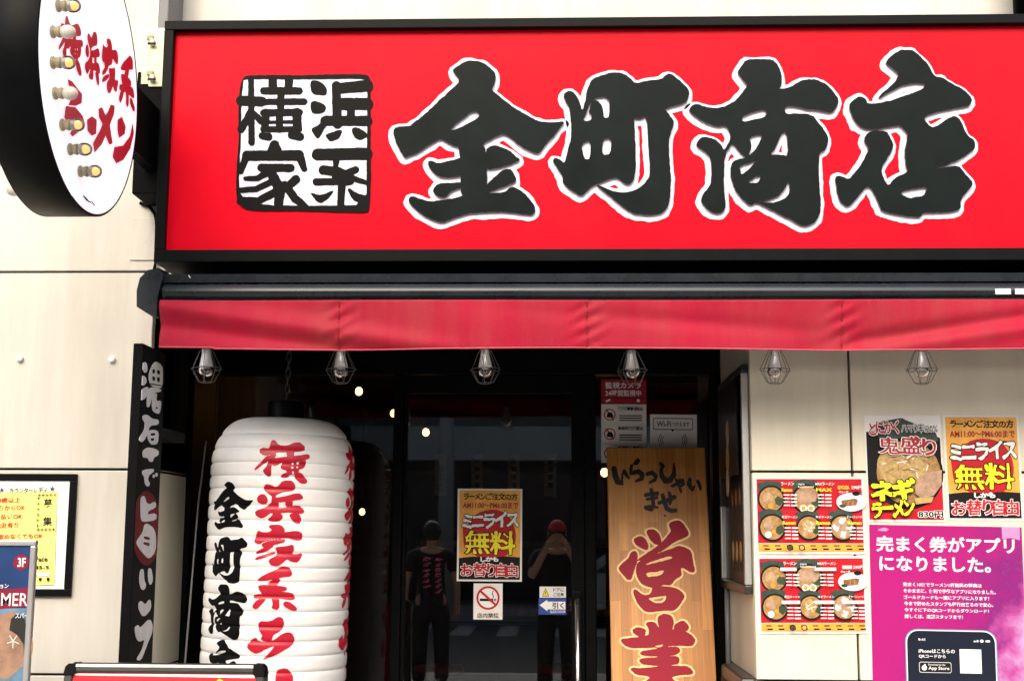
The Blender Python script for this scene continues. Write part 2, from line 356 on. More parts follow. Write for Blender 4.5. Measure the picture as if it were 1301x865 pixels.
def text_mesh(s, offset=0):
    if (s, offset) not in _tc:
        o, dg = text_object(s, offset, 2); e = o.evaluated_get(dg); me = e.to_mesh()
        _tc[(s, offset)] = ([(v.co.x, v.co.y) for v in me.vertices], [tuple(p.vertices) for p in me.polygons]); e.to_mesh_clear()
    return _tc[(s, offset)]
_gc = {}
def glyph_loops(ch):
    if ch not in _gc:
        o, dg = text_object(ch, 0, 4); cu = o.to_curve(dg); L = []
        for sp in cu.splines:
            b = sp.bezier_points; pts = []
            for i in range(len(b)):
                p, q = b[i], b[(i+1) % len(b)]
                n = 1 if ((p.co+q.co)/2-(p.handle_right+q.handle_left)/2).length < .012 else 5
                for k in range(n):
                    t = k/n; u = 1-t; v = p.co*u**3+p.handle_right*3*u*u*t+q.handle_left*3*u*t*t+q.co*t**3; pts.append((v.x, v.y))
            if len(pts) > 2: L.append(pts)
        o.to_curve_clear()
        xs = [p[0] for l in L for p in l]; _gc[ch] = (L, (min(xs), max(xs)) if xs else (0, .3))
    return _gc[ch]
def brush_text(s, levels, rough=.008, gap=.07, vary=.0, step=1/76):   # list of loops (em units) for every outline level
    x = 0; res = [[] for _ in levels]; info = []
    for ch in s:
        if ch in '  ': x += .35; continue
        L, (a, b) = glyph_loops(ch); allp = np.array([p for l in L for p in l]); pad = max(levels)+.06
        X, Y = np.meshgrid(np.arange(allp[:, 0].min()-pad, allp[:, 0].max()+pad+step, step), np.arange(allp[:, 1].min()-pad, allp[:, 1].max()+pad+step, step))
        d = np.full(X.shape, 1e9); wn = np.zeros(X.shape, int)
        for l in L:
            dd, ww = pip_dist(l, X, Y); d = np.minimum(d, dd); wn += ww
        D = np.where(wn != 0, -d, d)
        if rough: D = D+rough*(smooth_noise(D.shape, 5)*.35+smooth_noise(D.shape, 13)*1.3)
        F = (D, X[0, 0], Y[0, 0], step)
        dx = x-a; sy = 1+vary*(random.random()-.5); dy = vary*(random.random()-.5)*.6
        base_ = min(levels); thin = base_*(.62 if len(L) > 6 else .85 if len(L) > 3 else 1)-base_
        for k, lv in enumerate(levels): res[k] += [[(px+dx, py*sy+dy) for px, py in l] for l in contour(F, lv+thin, .003)]
        x += (b-a)+gap
    return res
# flat printed things ---------------------------------------------------------
class Sheet:
    def __init__(s, name, label, cat, TL, TR, BL, BR=None, Y=5.0, X=None, base='paper', th=.0012, group=None, off=.002, obj=None):
        f = (lambda p: PX(p[0], p[1], X)) if X is not None else (lambda p: PY(p[0], p[1], Y))
        if obj is None:
            a, b, c = f(TL), f(TR), f(BL); d = f(BR) if BR else b+c-a
            ex = ((b-a)+(d-c))/2; ez = ((a-c)+(b-d))/2; s.w = ex.length; s.h = ez.length
            ct = (a+b+c+d)/4; hx = Vector((ex.x, ex.y, 0)).normalized(); yaw = math.atan2(hx.y, hx.x)
            tilt = (math.asin(max(-1, min(1, ex.z/s.w)))+math.asin(max(-1, min(1, -(ez.dot(hx))/s.h))))/2
            mx = Matrix.Rotation(yaw, 4, 'Z') @ Matrix.Rotation(-tilt, 4, 'Y'); nrm = mx @ Vector((0, -1, 0))
            mb = MB(); mb.box((-s.w/2, -th, -s.h/2), (s.w/2, 0, s.h/2), base)
            s.o = mb.build(name); s.o.matrix_world = Matrix.Translation(ct+nrm.to_3d()*off) @ mx; tag(s.o, label, cat, group)
        else: s.o, s.w, s.h = obj
        s.z = th; s.mb = None
    def map(s, u, v, dz=0): return ((u-.5)*s.w, -(s.z+dz), (.5-v)*s.h)
    def begin(s): s.mb = MB(); return s
    def end(s, name='lettering'):
        o = s.mb.build(name, s.o); s.mb = None; return o
    def up(s): s.z += .00022
    def poly(s, pts, m):
        s.up(); t = tessellate_polygon([[Vector((u*s.w, -v*s.h, 0)) for u, v in pts]]); s.mb.add([s.map(*p) for p in pts], t, m); return s
    def rect(s, u0, v0, u1, v1, m): return s.poly([(u0,v0),(u1,v0),(u1,v1),(u0,v1)], m)
    def disc(s, u, v, r, m, asp=1, n=28, wob=0):       # r as a share of the width
        ph = random.random()*6
        return s.poly([(u+r*math.cos(a)*(1+wob*math.sin(3*a+ph)), v+r*asp*math.sin(a)*s.w/s.h*(1+wob*math.sin(4*a+ph))) for a in [2*math.pi*i/n for i in range(n)]], m)
    def line(s, u0, v0, u1, v1, wd, m):                # wd in shares of the width
        dx, dy = (u1-u0)*s.w, (v1-v0)*s.h; L = math.hypot(dx, dy) or 1; nx_, ny = -dy/L*wd*s.w/2, dx/L*wd*s.w/2
        return s.poly([(u0+nx_/s.w, v0+ny/s.h), (u1+nx_/s.w, v1+ny/s.h), (u1-nx_/s.w, v1-ny/s.h), (u0-nx_/s.w, v0-ny/s.h)], m)
    def text(s, t, u0, v0, u1, v1, m, offset=.012):
        s.up(); V, Fc = text_mesh(t, offset); xs = [p[0] for p in V]; ys = [p[1] for p in V]; a, b, c, d = min(xs), max(xs), min(ys), max(ys)
        s.mb.add([s.map(u0+(x-a)/(b-a)*(u1-u0), v1-(y-c)/(d-c)*(v1-v0)) for x, y in V], Fc, m); return s
    def brush(s, t, u0, v0, u1, v1, layers, rough=.01, vary=.08, skew=0, gap=.04, arc=0):   # layers: [(material, level), ...] widest first
        lv = [l for _, l in layers]; res = brush_text(t, lv, rough, gap, vary); inner = min(range(len(lv)), key=lambda i: lv[i])
        P = [p for l in res[inner] for p in l]; xs = [p[0] for p in P]; ys = [p[1] for p in P]; a, b, c, d = min(xs), max(xs), min(ys), max(ys)
        def f(x, y): 
            tx = (x-a)/(b-a); return s.map(u0+tx*(u1-u0), v1-(y-c)/(d-c)*(v1-v0)+skew*(tx-.5)+arc*(4*(tx-.5)**2))
        for (m, _), L in zip(layers, res): s.up(); solid(s.mb, L, f, m)
        return s
    def shape(s, sh, conv, m, step, lev=0, pad=2, rough=0, tol=.3):
        s.up(); solid(s.mb, contour(field(sh, step, pad, rough), lev, tol), lambda x, y: s.map(*conv(x, y)), m); return s
# ---------------------------------------------------------------- the setting
YW, YD = 5.0, 5.9                       # shop front wall, glazed door line
XL, XR = -1.584, 0.7515                 # sides of the recessed entrance
SEAM = [0, .24, 1.02, 1.795, 2.575, 3.36, 4.14, 4.92, 5.7, 6.5, 7.3]
mb = MB(); mb.add([(-90,-90,-.13),(90,-90,-.13),(90,90,-.13),(-90,90,-.13)], [(0,1,2,3)], 'asphalt'); tag(mb.build('ground'), kind='structure')
mb = MB(); mb.box((-40,-3.2,-.125),(40,12,-.002),'pave'); tag(mb.build('pavement'), kind='structure')
mb = MB(); mb.box((-40,-3.38,-.126),(40,-3.204,.0),'band'); tag(mb.build('kerb'), kind='structure')
mb = MB(); mb.box((-40,-19,-.125),(40,-14.2,-.002),'pave'); tag(mb.build('far_pavement'), kind='structure')
mb = MB()
for i in range(7): mb.box((-2.6+i*.8,-13.0,-.129),(-2.25+i*.8,-10.6,-.124),'paint')
mb.box((-40,-13.6,-.129),(40,-13.45,-.124),'paint'); tag(mb.build('road_markings'), kind='structure')
def panels(mb, xs, zs, y0, y1, m, g=.0045):
    for a, b in zip(xs[:-1], xs[1:]):
        for c, d in zip(zs[:-1], zs[1:]): mb.bevbox((a+g, y0, c+g), (b-g, y1, d-g), m, .003)
bld = empty('shop_building', 'cream panelled shop building with a dark recessed glass entrance', 'building', (0, YW, 0))
def bpart(mb, name, parent=None):
    o = mb.build(name, None)
    if parent is None: o.parent = bld; o.matrix_parent_inverse = bld.matrix_world.inverted() if False else Matrix.Translation((0,-YW,0))
    else: o.parent = parent
    return o
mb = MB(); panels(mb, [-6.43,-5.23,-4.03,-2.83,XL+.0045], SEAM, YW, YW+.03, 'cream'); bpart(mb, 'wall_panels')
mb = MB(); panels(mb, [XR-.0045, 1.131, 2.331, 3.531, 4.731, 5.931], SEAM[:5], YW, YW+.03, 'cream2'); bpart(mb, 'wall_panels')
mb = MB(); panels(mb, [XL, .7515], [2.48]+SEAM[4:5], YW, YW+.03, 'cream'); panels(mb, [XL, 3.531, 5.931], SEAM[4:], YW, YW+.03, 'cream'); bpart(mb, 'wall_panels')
mb = MB()
mb.box((-7.5, YW+.034, 0), (XL-.034, YW+.3, 7.3), 'joint'); mb.box((XR+.034, YW+.034, 0), (7, YW+.3, 7.3), 'joint'); mb.box((XL-.034, YW+.034, 2.55), (XR+.034, YW+.3, 7.3), 'joint')
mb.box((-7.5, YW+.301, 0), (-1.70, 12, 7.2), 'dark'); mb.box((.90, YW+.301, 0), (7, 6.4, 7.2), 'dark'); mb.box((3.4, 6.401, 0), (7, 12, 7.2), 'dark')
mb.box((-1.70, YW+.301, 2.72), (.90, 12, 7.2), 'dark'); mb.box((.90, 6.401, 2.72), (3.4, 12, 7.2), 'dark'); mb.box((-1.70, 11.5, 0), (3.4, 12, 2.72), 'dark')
bpart(mb, 'structure_core')
# entrance recess
mb = MB()
for a, b in zip(SEAM[:4]+[SEAM[3]], SEAM[1:4]+[2.48, 2.48]):
    if b > a: mb.bevbox((XL-.03, YW+.033, a+.004), (XL, 5.56, b-.004), 'cream2', .003)
bpart(mb, 'entrance_side')
mb = MB()
for a, b in zip([0,.24,1.02,1.795], [.24,1.02,1.795,2.48]): mb.bevbox((XR, YW+.033, a+.004), (XR+.03, YD+.06, b-.004), 'cream2', .003)
bpart(mb, 'entrance_side')
mb = MB(); mb.box((XL-.03, 5.563, 0), (XL+.02, YD+.06, 2.48), 'black'); bpart(mb, 'entrance_lining')
mb = MB(); mb.box((XL-.03, YW+.035, 2.485), (XR+.03, YD+.3, 2.54), 'blackmat'); bpart(mb, 'entrance_ceiling')
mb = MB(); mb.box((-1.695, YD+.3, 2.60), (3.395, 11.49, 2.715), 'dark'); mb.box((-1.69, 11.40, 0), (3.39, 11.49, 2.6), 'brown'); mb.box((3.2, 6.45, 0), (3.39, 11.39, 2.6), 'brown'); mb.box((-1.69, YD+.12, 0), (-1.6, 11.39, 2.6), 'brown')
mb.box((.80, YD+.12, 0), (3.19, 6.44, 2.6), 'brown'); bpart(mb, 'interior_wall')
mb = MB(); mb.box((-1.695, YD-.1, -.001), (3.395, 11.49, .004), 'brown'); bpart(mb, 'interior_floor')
def zat(px, py, Y): return PY(px, py, Y).z
def xat(px, py, Y): return PY(px, py, Y).x
zG = zat(440, 476, YD); zDG = zat(620, 500, YD)
mA, mB_, dR, jR = xat(498.2, 680, YD), xat(517, 680, YD), xat(742, 680, YD), xat(757.5, 680, YD)
mb = MB(); mb.bevbox((XL+.021, YD-.02, zG), (XR-.001, YD+.08, 2.484), 'black', .004); bpart(mb, 'door_header')
mb = MB(); mb.bevbox((mA, YD-.03, 0), (mB_-.022, YD+.08, zG-.001), 'black', .006); bpart(mb, 'mullion')
mb = MB(); mb.bevbox((dR+.004, YD-.03, 0), (jR, YD+.08, zG-.001), 'black', .006); bpart(mb, 'mullion')
mb = MB(); mb.bevbox((XR-.045, YD-.03, 0), (XR-.001, YD+.08, zG-.001), 'black', .006); bpart(mb, 'mullion')
for a, b in ((XL+.022, mA-.001), (jR+.001, XR-.046)):
    mb = MB(); mb.box((a, YD-.015, .005), (b, YD+.06, .16), 'black'); bpart(mb, 'window_base')
    mb = MB(); mb.box((a, YD+.01, .161), (b, YD+.022, zG-.001), 'sideglass' if a < -1 else 'glass'); bpart(mb, 'glass_pane')
door = MB(); gl, gr = mB_-.005, xat(726, 680, YD)
door.bevbox((mB_-.020, YD-.022, .01), (gl, YD+.03, zG-.003), 'black', .004); door.bevbox((gr, YD-.022, .01), (dR+.002, YD+.03, zG-.003), 'black', .004)
door.box((gl+.0005, YD-.018, zDG), (gr-.0005, YD+.028, zG-.004), 'black'); door.box((gl+.0005, YD-.018, .011), (gr-.0005, YD+.028, .14), 'black')
door = bpart(door, 'sliding_door')
mb = MB(); mb.box((gl, YD, .14), (gr, YD+.01, zDG), 'glass'); mb.build('glass_pane', door)
h0, h1 = PY(734, 760, YD-.06), PY(733, 1010, YD-.06)
mb = MB(); mb.tube([(h0.x, YD-.06, h0.z), (h0.x, YD-.06, h1.z)], .0125, 'steel', 12)
for z in (h0.z-.03, h1.z+.03): mb.tube([(h0.x, YD-.06, z), (h0.x, YD-.02, z)], .009, 'steel', 8)
mb.bevbox((h0.x-.022, YD-.07, h0.z-.002), (h0.x+.020, YD-.023, h0.z+.035), 'black', .008); mb.build('handle', door)
# wall studs, cover plate
mb = MB()
for k, (px, py) in enumerate(((26, 456), (143, 457))):
    p = PY(px, py, YW); mb = MB(); mb.lathe([(.0001, -.016), (.011, -.016), (.0135, -.012), (.0135, 0)], 'paper', 6, 'Y', (p.x, YW-.0002, p.z))
    s = mb.v; mb.v = [(x, YW-abs(y-YW), z) for x, y, z in s]
    tag(mb.build('wall_stud', recalc=True), 'pale round stud on the cream wall, %s' % ('near the left edge of the picture' if k == 0 else 'beside the black plank sign'), 'stud', 'studs on the cream wall')
# ---------------------------------------------------------------- street behind the camera, seen in the door glass
def tower(x0, x1, h, m, rows, label, shop, yf=-18.0):
    t = empty('street_building', label, 'building', ((x0+x1)/2, yf, 0)); O = Matrix.Translation((-(x0+x1)/2, -yf, 0))
    def pt(mb, n): o = mb.build(n, t); o.matrix_parent_inverse = O; return o
    mb = MB(); mb.box((x0, yf-8, 0), (x1, yf, h), m); pt(mb, 'wall')
    mb = MB(); mb.box((x0+.1, yf+.001, 3.2), (x1-.1, yf+.9, 3.95), shop); pt(mb, 'shop_canopy')
    mb = MB(); mb.box((x0+.4, yf+.001, .1), (x1-.4, yf+.05, 3.0), 'navyd'); pt(mb, 'shop_window')
    proto = None; n = max(2, int((x1-x0)/2.4)); sx = (x1-x0)/n
    for r in range(rows):
        for c in range(n):
            xc, zc = x0+sx*(c+.5), 5.4+r*3.0
            if zc+1 > h: continue
            if proto is None:
                mb = MB(); mb.box((-.75, 0, -.75), (.75, .06, .75), 'alu'); mb.box((-.68, .061, -.68), (-.03, .07, .68), 'navyd'); mb.box((.03, .061, -.68), (.68, .07, .68), 'navyd')
                proto = mb.build('window'); o = proto
            else: o = proto.copy(); scn.collection.objects.link(o)
            o.parent = t; o.location = (xc-(x0+x1)/2, .002, zc)
tower(-24, -9.2, 9.0, 'facade', 2, 'low grey building across the street reflected at the far left of the glass', 'band')
tower(-9.0, 3.0, 12.5, 'facade', 3, 'dark grey building with a pale canopy across the street', 'band')
tower(3.2, 14, 8.0, 'brown', 1, 'brown low building across the street behind the photographer', 'band')
tower(14.2, 28, 10.0, 'facade', 2, 'grey building across the street reflected at the far right of the glass', 'facade')
for x, y, lab in ((-2.2,-14.6,'grey utility pole across the street seen in the sliding door'),(5.4,-14.6,'grey utility pole across the street seen beside the wooden board')):
    t = empty('utility_pole', lab, 'pole', (x, y, 0)); mb = MB(); mb.tube([(0,0,-.002),(0,0,9)], [.17,.12], 'band', 14); mb.build('pole', t)
    mb = MB(); mb.bevbox((-.3,-.25,6.2),(.3,.25,7.0),'facade',.03); mb.build('transformer', t)
for x, lab in ((-5.6,'parked white van across the street reflected in the left glass'),(1.9,'parked pale car across the street reflected behind the photographer')):
    t = empty('parked_car', lab, 'car', (x, -13.2, -.125)); L = 3.9; hgt = 1.45 if x > 0 else 1.85
    mb = MB(); P = [(-L/2,.35),(-L/2,.85),(-L/2+.5,.95),(-L/2+1.1,hgt-.08),(-L/2+1.5,hgt),(L/2-.7,hgt),(L/2-.1,.98),(L/2,.8),(L/2,.35)]; n = len(P)
    mb.add([(p[0],-.82,p[1]) for p in P]+[(p[0],.82,p[1]) for p in P], [tuple(range(n)), tuple(range(n,2*n))[::-1]]+[(i,(i+1)%n,n+(i+1)%n,n+i) for i in range(n)], 'band'); mb.build('body', t)
    mb = MB(); mb.add([(q[0],.824,q[1]) for q in ((-L/2+.75,1.0),(-L/2+1.25,hgt-.12),(L/2-.85,hgt-.12),(L/2-.35,1.0))], [(0,1,2,3)], 'navyd'); mb.build('window', t)
    for wx in (-L/2+.75, L/2-.75):
        for wy in (-.72, .72): mb = MB(); mb.lathe([(.0001,-.09),(.27,-.09),(.30,-.05),(.30,.05),(.27,.09),(.0001,.09)], 'blackmat', 24, 'Y', (wx, wy, .30)); mb.build('wheel', t)
# ---------------------------------------------------------------- red shop sign
YS = 4.70
sTL, sBL = PY(222, 42, YS), PY(213, 318.5, YS); sTR, sBR = PY(1301, 33.5, YS), PY(1301, 318, YS)
sx0 = (sTL.x+sBL.x)/2; sx1 = 2.35; sz1 = (sTL.z+sTR.z)/2; sz0 = (sBL.z+sBR.z)/2; FB = .037
sign = empty('shop_sign', 'long red sign with big black brush characters above the awning', 'shop sign', (sx0, 4.98, sz0))
OFF = Matrix.Translation((-sx0, -4.98, -sz0))
def child(mb, name, parent, off=None):
    o = mb.build(name, parent)
    if off is not None: o.matrix_parent_inverse = off
    return o
mb = MB(); n = 48
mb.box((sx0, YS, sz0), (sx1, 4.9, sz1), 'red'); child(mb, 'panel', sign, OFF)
mb = MB()
for a, b in (((sx0-FB, YS-.03, sz1), (sx1+FB, 4.98, sz1+FB)), ((sx0-FB, YS-.03, sz0-FB*1.25), (sx1+FB, 4.98, sz0)), ((sx0-FB, YS-.0302, sz0+.0005), (sx0, 4.98, sz1-.0005)), ((sx1, YS-.0302, sz0+.0005), (sx1+FB, 4.98, sz1-.0005))): mb.bevbox(a, b, 'black', .003)
mb.box((sx0, 4.901, sz0), (sx1, 4.979, sz1), 'black'); child(mb, 'frame', sign, OFF)
def tr(pts, s, ox, oy): return [(ox+x*s, oy+y*s) for x, y in pts]
def chaikin(p, n=2, q=.22):
    for _ in range(n): p = [r for a, b in zip(p, p[1:]+p[:1]) for r in ((a[0]+(b[0]-a[0])*q, a[1]+(b[1]-a[1])*q), (a[0]+(b[0]-a[0])*(1-q), a[1]+(b[1]-a[1])*(1-q)))]
    return p
def zoom(sh, s, ox, oy, n_=None):
    if n_ is None: n_ = 2
    sh = {k: ([chaikin(p, n_) for p in v] if k == 'polys' else [chaikin(p, min(1, n_)) for p in v] if k == 'holes' else v) for k, v in sh.items()}
    return {k: [[(ox+q[0]*s, oy+q[1]*s)+((q[2]*s,) if len(q) > 2 else ()) for q in p] for p in v] for k, v in sh.items()}
KIN = zoom(dict(polys=[
 [(345,135),(310,100),(306,85),(330,68),(365,45),(400,42),(450,55),(490,85),(505,110),(500,150),(483,178),(530,215),(590,260),(640,290),(700,322),(760,328),(822,320),(800,350),(760,400),(735,425),(705,470),(660,460),(610,430),(575,400),(540,377),(500,395),(440,425),(462,455),(465,700),(343,700),(342,440),(300,430),(265,410),(245,402),(200,430),(150,465),(110,480),(85,490),(75,470),(50,430),(35,390),(38,350),(70,345),(110,345),(125,330),(180,290),(250,220),(300,175)],
 [(455,452),(485,432),(520,435),(565,455),(600,485),(618,497),(590,512),(540,530),(455,545)],
 [(460,615),(495,580),(545,537),(580,545),(605,590),(570,610),(470,645),(455,652)],
 [(340,668),(260,682),(205,690),(160,675),(115,662),(100,690),(160,745),(225,780),(260,785),(310,765),(370,745),(440,738),(560,735),(620,745),(670,750),(685,735),(680,705),(650,665),(610,630),(575,618),(545,648),(465,652),(400,640)],
 [(350,570),(300,578),(240,575),(205,545),(190,510),(205,498),(240,515),(300,500),(350,488)],
 [(350,598),(300,605),(240,605),(213,635),(235,665),(275,672),(300,640),(350,622)]],
 holes=[[(288,368),(330,325),(405,270),(437,293),(400,320),(340,350)]]), .27746, 490, 65, 1)
MACHI = zoom(dict(polys=[[(100,180),(120,160),(145,160),(170,185),(185,225),(195,262),(210,215),(220,150),(245,100),(300,80),(350,68),(405,72),(440,100),(460,122),(520,108),(590,100),(610,80),(638,70),(690,115),(725,150),(730,180),(718,215),(690,225),(650,235),(605,250),(630,275),(658,320),(635,370),(628,430),(632,520),(638,600),(635,700),(620,750),(580,775),(520,780),(450,772),(400,740),(350,700),(300,660),(262,625),(300,640),(350,660),(400,668),(450,660),(500,630),(530,590),(535,540),(525,440),(522,330),(512,300),(515,280),(490,300),(470,300),(455,290),(455,320),(460,400),(463,500),(462,580),(440,625),(415,630),(370,590),(320,605),(250,630),(195,685),(165,675),(95,620),(100,590),(75,550),(48,510),(60,492),(90,505),(107,520),(120,470),(140,400),(140,300),(130,240),(110,210)]],
 holes=[[(198,312),(215,270),(235,230),(228,265),(242,275),(243,305)],[(225,240),(250,195),(328,185),(333,290),(302,295),(298,235),(270,205),(245,210),(232,240)],[(190,420),(237,405),(235,498),(205,502)],[(298,398),(340,395),(338,475),(295,482)]]), .25445, 690, 75, 1)
SHO = zoom(dict(polys=[[(278,100),(290,75),(315,40),(360,38),(440,38),(465,65),(480,110),(482,155),(462,178),(520,165),(550,145),(585,128),(640,132),(690,155),(725,195),(742,225),(735,255),(712,285),(660,275),(590,265),(540,252),(495,252),(497,290),(540,285),(620,290),(650,330),(680,365),(695,405),(685,450),(652,465),(650,550),(655,650),(662,720),(640,780),(600,800),(570,800),(520,770),(450,735),(360,690),(350,705),(330,705),(290,670),(265,630),(248,580),(245,540),(255,505),(290,492),(320,490),(290,465),(262,430),(252,420),(220,480),(215,560),(218,640),(225,710),(215,735),(190,745),(150,735),(108,690),(118,655),(155,610),(160,560),(155,490),(130,460),(88,435),(95,410),(120,392),(170,400),(205,430),(215,455),(235,420),(248,390),(225,338),(180,348),(120,325),(50,275),(65,252),(90,240),(130,255),(180,262),(230,250),(270,225),(305,185),(325,155),(290,120)]],
 holes=[[(298,300),(350,278),(408,265),(410,300),(360,312),(302,325)],[(330,395),(395,378),(370,440),(325,485),(345,440)],[(425,475),(455,440),(480,375),(502,368),(512,480),(470,475)],[(285,530),(320,515),(370,500),(330,540),(295,570)],[(325,600),(355,575),(388,568),(370,605),(340,605)],[(360,690),(400,685),(460,670),(495,635),(515,585),(518,650),(490,680),(430,695)]]), .27743, 860, 65, 1)
TEN = zoom(dict(polys=[[(370,140),(330,110),(308,95),(315,75),(365,32),(430,28),(460,55),(500,95),(530,150),(565,155),(600,180),(660,210),(695,240),(705,265),(690,290),(640,295),(570,310),(475,335),(515,390),(550,375),(590,345),(625,330),(650,350),(665,390),(685,425),(715,445),(718,485),(680,510),(640,535),(580,560),(515,573),(570,572),(640,558),(665,590),(712,640),(690,670),(650,715),(652,760),(610,772),(540,775),(475,775),(470,795),(420,795),(340,780),(290,770),(275,730),(250,680),(228,650),(190,690),(150,740),(125,748),(95,720),(85,670),(75,610),(100,605),(140,625),(160,600),(200,550),(232,480),(210,455),(212,425),(240,402),(310,400),(335,440),(345,475),(320,520),(285,575),(300,620),(320,655),(350,615),(410,590),(400,560),(395,500),(405,450),(405,410),(375,375),(340,380),(290,390),(230,395),(190,385),(160,350),(140,300),(145,270),(190,240),(215,255),(225,280),(300,270),(400,240),(480,210),(492,185),(440,182),(380,195),(320,225),(272,255),(290,230),(350,180)]],
 holes=[[(370,685),(420,668),(505,658),(480,700),(440,703),(420,712)]]), .27743, 1040, 55, 1)
for sh in (KIN, MACHI, SHO, TEN):
    F = field(sh, .8, 12, .33)
    fr = MB(); solid(fr, contour(F, 0, .10), lambda x, y: (lambda p: (p.x, YS-.016, p.z))(PY(x, y, YS-.016)), 'ink', lambda x, y: (lambda p: (p.x, YS-.0045, p.z))(PY(x, y, YS-.016)), 'side')
    o = child(fr, 'character', sign, OFF)
    bk = MB(); F2 = (F[0]+.5*smooth_noise(F[0].shape, 10), *F[1:])
    solid(bk, contour(F2, 6.0, .2), lambda x, y: (lambda p: (p.x, YS-.004, p.z))(PY(x-.8, y+1.2, YS-.02)), 'white', lambda x, y: (lambda p: (p.x, YS-.0002, p.z))(PY(x-.8, y+1.2, YS-.02)), 'white')
    bk.build('outline', o)
# seal at the left of the sign
S_ = dict(strokes=[[(100,50,36),(102,430,38)],[(40,180,60),(165,185,58)],[(95,250,38),(40,350,46)],[(115,255,32),(158,300,40)],[(228,50,50),(228,110,50)],[(325,50,48),(322,110,50)],[(175,122,44),(385,122,44)],[(160,188,36),(415,186,40)],[(276,120,44),(276,240,40)],[(175,252,44),(385,250,44)],[(188,250,46),(182,345,44)],[(370,250,54),(375,345,54)],[(190,309,20),(360,305,22)],[(268,250,44),(268,350,42)],[(170,350,36),(385,350,36)],[(165,390,42),(205,395,46)],[(340,385,44),(390,395,50)],
  [(610,108,62),(790,92,70)],[(605,90,52),(612,320,56)],[(620,200,74),(790,200,72)],[(540,300,60),(790,300,60)],[(695,200,46),(690,300,46)],
  [(240,445,60),(240,480,96)],[(75,507,60),(380,505,64)],[(75,505,46),(36,600,36)],[(385,500,56),(415,585,36)],[(160,578,50),(335,580,48)],[(225,590,52),(140,640,34),(68,642,28)],[(225,620,60),(272,710,66),(262,800,52)],[(235,655,40),(130,705,36),(30,712,30)],[(250,720,50),(140,775,44),(40,775,50)],[(365,648,54),(310,695,46)],[(300,680,46),(360,760,50),(425,812,40)],
  [(495,500,70),(785,495,72)],[(530,592,58),(620,602,56)],[(720,590,44),(600,640,46)],[(640,606,46),(700,640,38),(785,668,28)],[(605,540,36),(600,580,30)],[(485,662,44),(690,660,42)],[(640,650,48),(632,800,42)]],
 polys=[[(450,60),(500,60),(550,100),(548,150),(500,150),(455,135)],[(452,172),(550,205),(535,255),(455,262)],[(450,345),(500,330),(540,268),(580,270),(545,330),(500,410),(480,395)],[(540,380),(645,345),(630,400),(575,425),(545,400)],[(695,345),(720,335),(790,370),(785,400),(740,418),(705,390)],[(445,720),(510,745),(600,705),(555,765),(510,790),(480,770)],[(670,705),(690,700),(730,730),(785,745),(780,785),(740,790),(695,760)]])
ring = dict(polys=[[(45,35),(120,28),(400,30),(600,24),(780,22),(812,45),(808,300),(812,600),(805,830),(780,848),(600,842),(400,836),(150,835),(60,828),(10,770),(12,600),(28,400),(22,200)]], holes=[[(45,60),(90,52),(400,54),(740,50),(788,60),(790,300),(786,500),(785,798),(500,805),(150,800),(30,752),(28,600),(40,400)]])
sc_ = (.21378, 298, 90)
seal = MB(); F = field(zoom(dict(polys=[ring['polys'][0]]), *sc_), .9, 3, .2)
fz = lambda d: (lambda x, y: (lambda p: (p.x, YS-d, p.z))(PY(x, y, YS)))
solid(seal, contour(F, -1, .2), fz(.002), 'white', fz(.0002), 'white')
F = field(zoom(ring, *sc_), .7, 3, .25); solid(seal, contour(F, 0, .15), fz(.005), 'lblk', fz(.0025), 'lblk')
F = field(zoom(S_, *sc_), .55, 3, .25); solid(seal, contour(F, 0, .12), fz(.0045), 'lblk', fz(.0025), 'lblk')
child(seal, 'seal', sign, OFF)
# support post beside the sign, wall over the sign
p = PY(215, 40, 4.86); mb = MB(); mb.bevbox((p.x-.028, 4.80, zat(215, 104, 4.82)), (p.x+.012, 4.99, 5.2), 'greypost', .004)
tag(mb.build('grey_channel'), 'grey metal channel rising up the wall at the left end of the red sign', 'channel')
p = PY(1288, 20, 4.88); mb = MB(); mb.tube([(p.x+.06, 4.88, zat(1288, 28, 4.88)), (p.x+.06, 4.88, 5.3)], .058, 'black', 20)
tag(mb.build('drain_pipe'), 'black pipe standing above the right end of the red sign', 'pipe')
# ---------------------------------------------------------------- awning
YA = 4.56
ax0 = xat(181, 365, YA); ax1 = 2.45; zt, zm, zb = zat(640, 345, YA), zat(640, 358, YA), zat(640, 383, YA)
awn = empty('awning', 'rolled awning with black casing and hanging red cloth valance over the entrance', 'awning', (ax0, 4.98, zb))
OFA = Matrix.Translation((-ax0, -4.98, -zb))
def prism(mb, prof, x0, x1, m, smooth=True):
    n = len(prof); mb.add([(x0, y, z) for y, z in prof]+[(x1, y, z) for y, z in prof], [(i, (i+1) % n, n+(i+1) % n, n+i) for i in range(n)], m, smooth)
    mb.add([(x0, y, z) for y, z in prof], [tuple(range(n))], m); mb.add([(x1, y, z) for y, z in prof], [tuple(range(n))[::-1]], m)
mb = MB(); prism(mb, [(4.62, zm+.003), (4.58, zm+.003), (4.578, zt-.004), (4.60, zt), (4.97, zt+.03), (4.97, zb+.03), (4.7, zb+.02), (4.62, zm-.02)], ax0+.03, ax1, 'navy', False); child(mb, 'casing', awn, OFA)
cz, cr = (zm+zb)/2, (zm-zb)/2
mb = MB(); prism(mb, [(4.60-cr*1.3*math.cos(a), cz+cr*math.sin(a)) for a in [R(-95)+R(190)*i/16 for i in range(17)]]+[(4.70, zm), (4.70, zb)], ax0+.075, ax1, 'navy'); child(mb, 'front_bar', awn, OFA)
e = MB(); pts = [PY(x, y, 4.60) for x, y in ((178,372),(182,356),(192,346),(206,343),(212,352),(204,380),(203,404),(197,404),(178,392))]
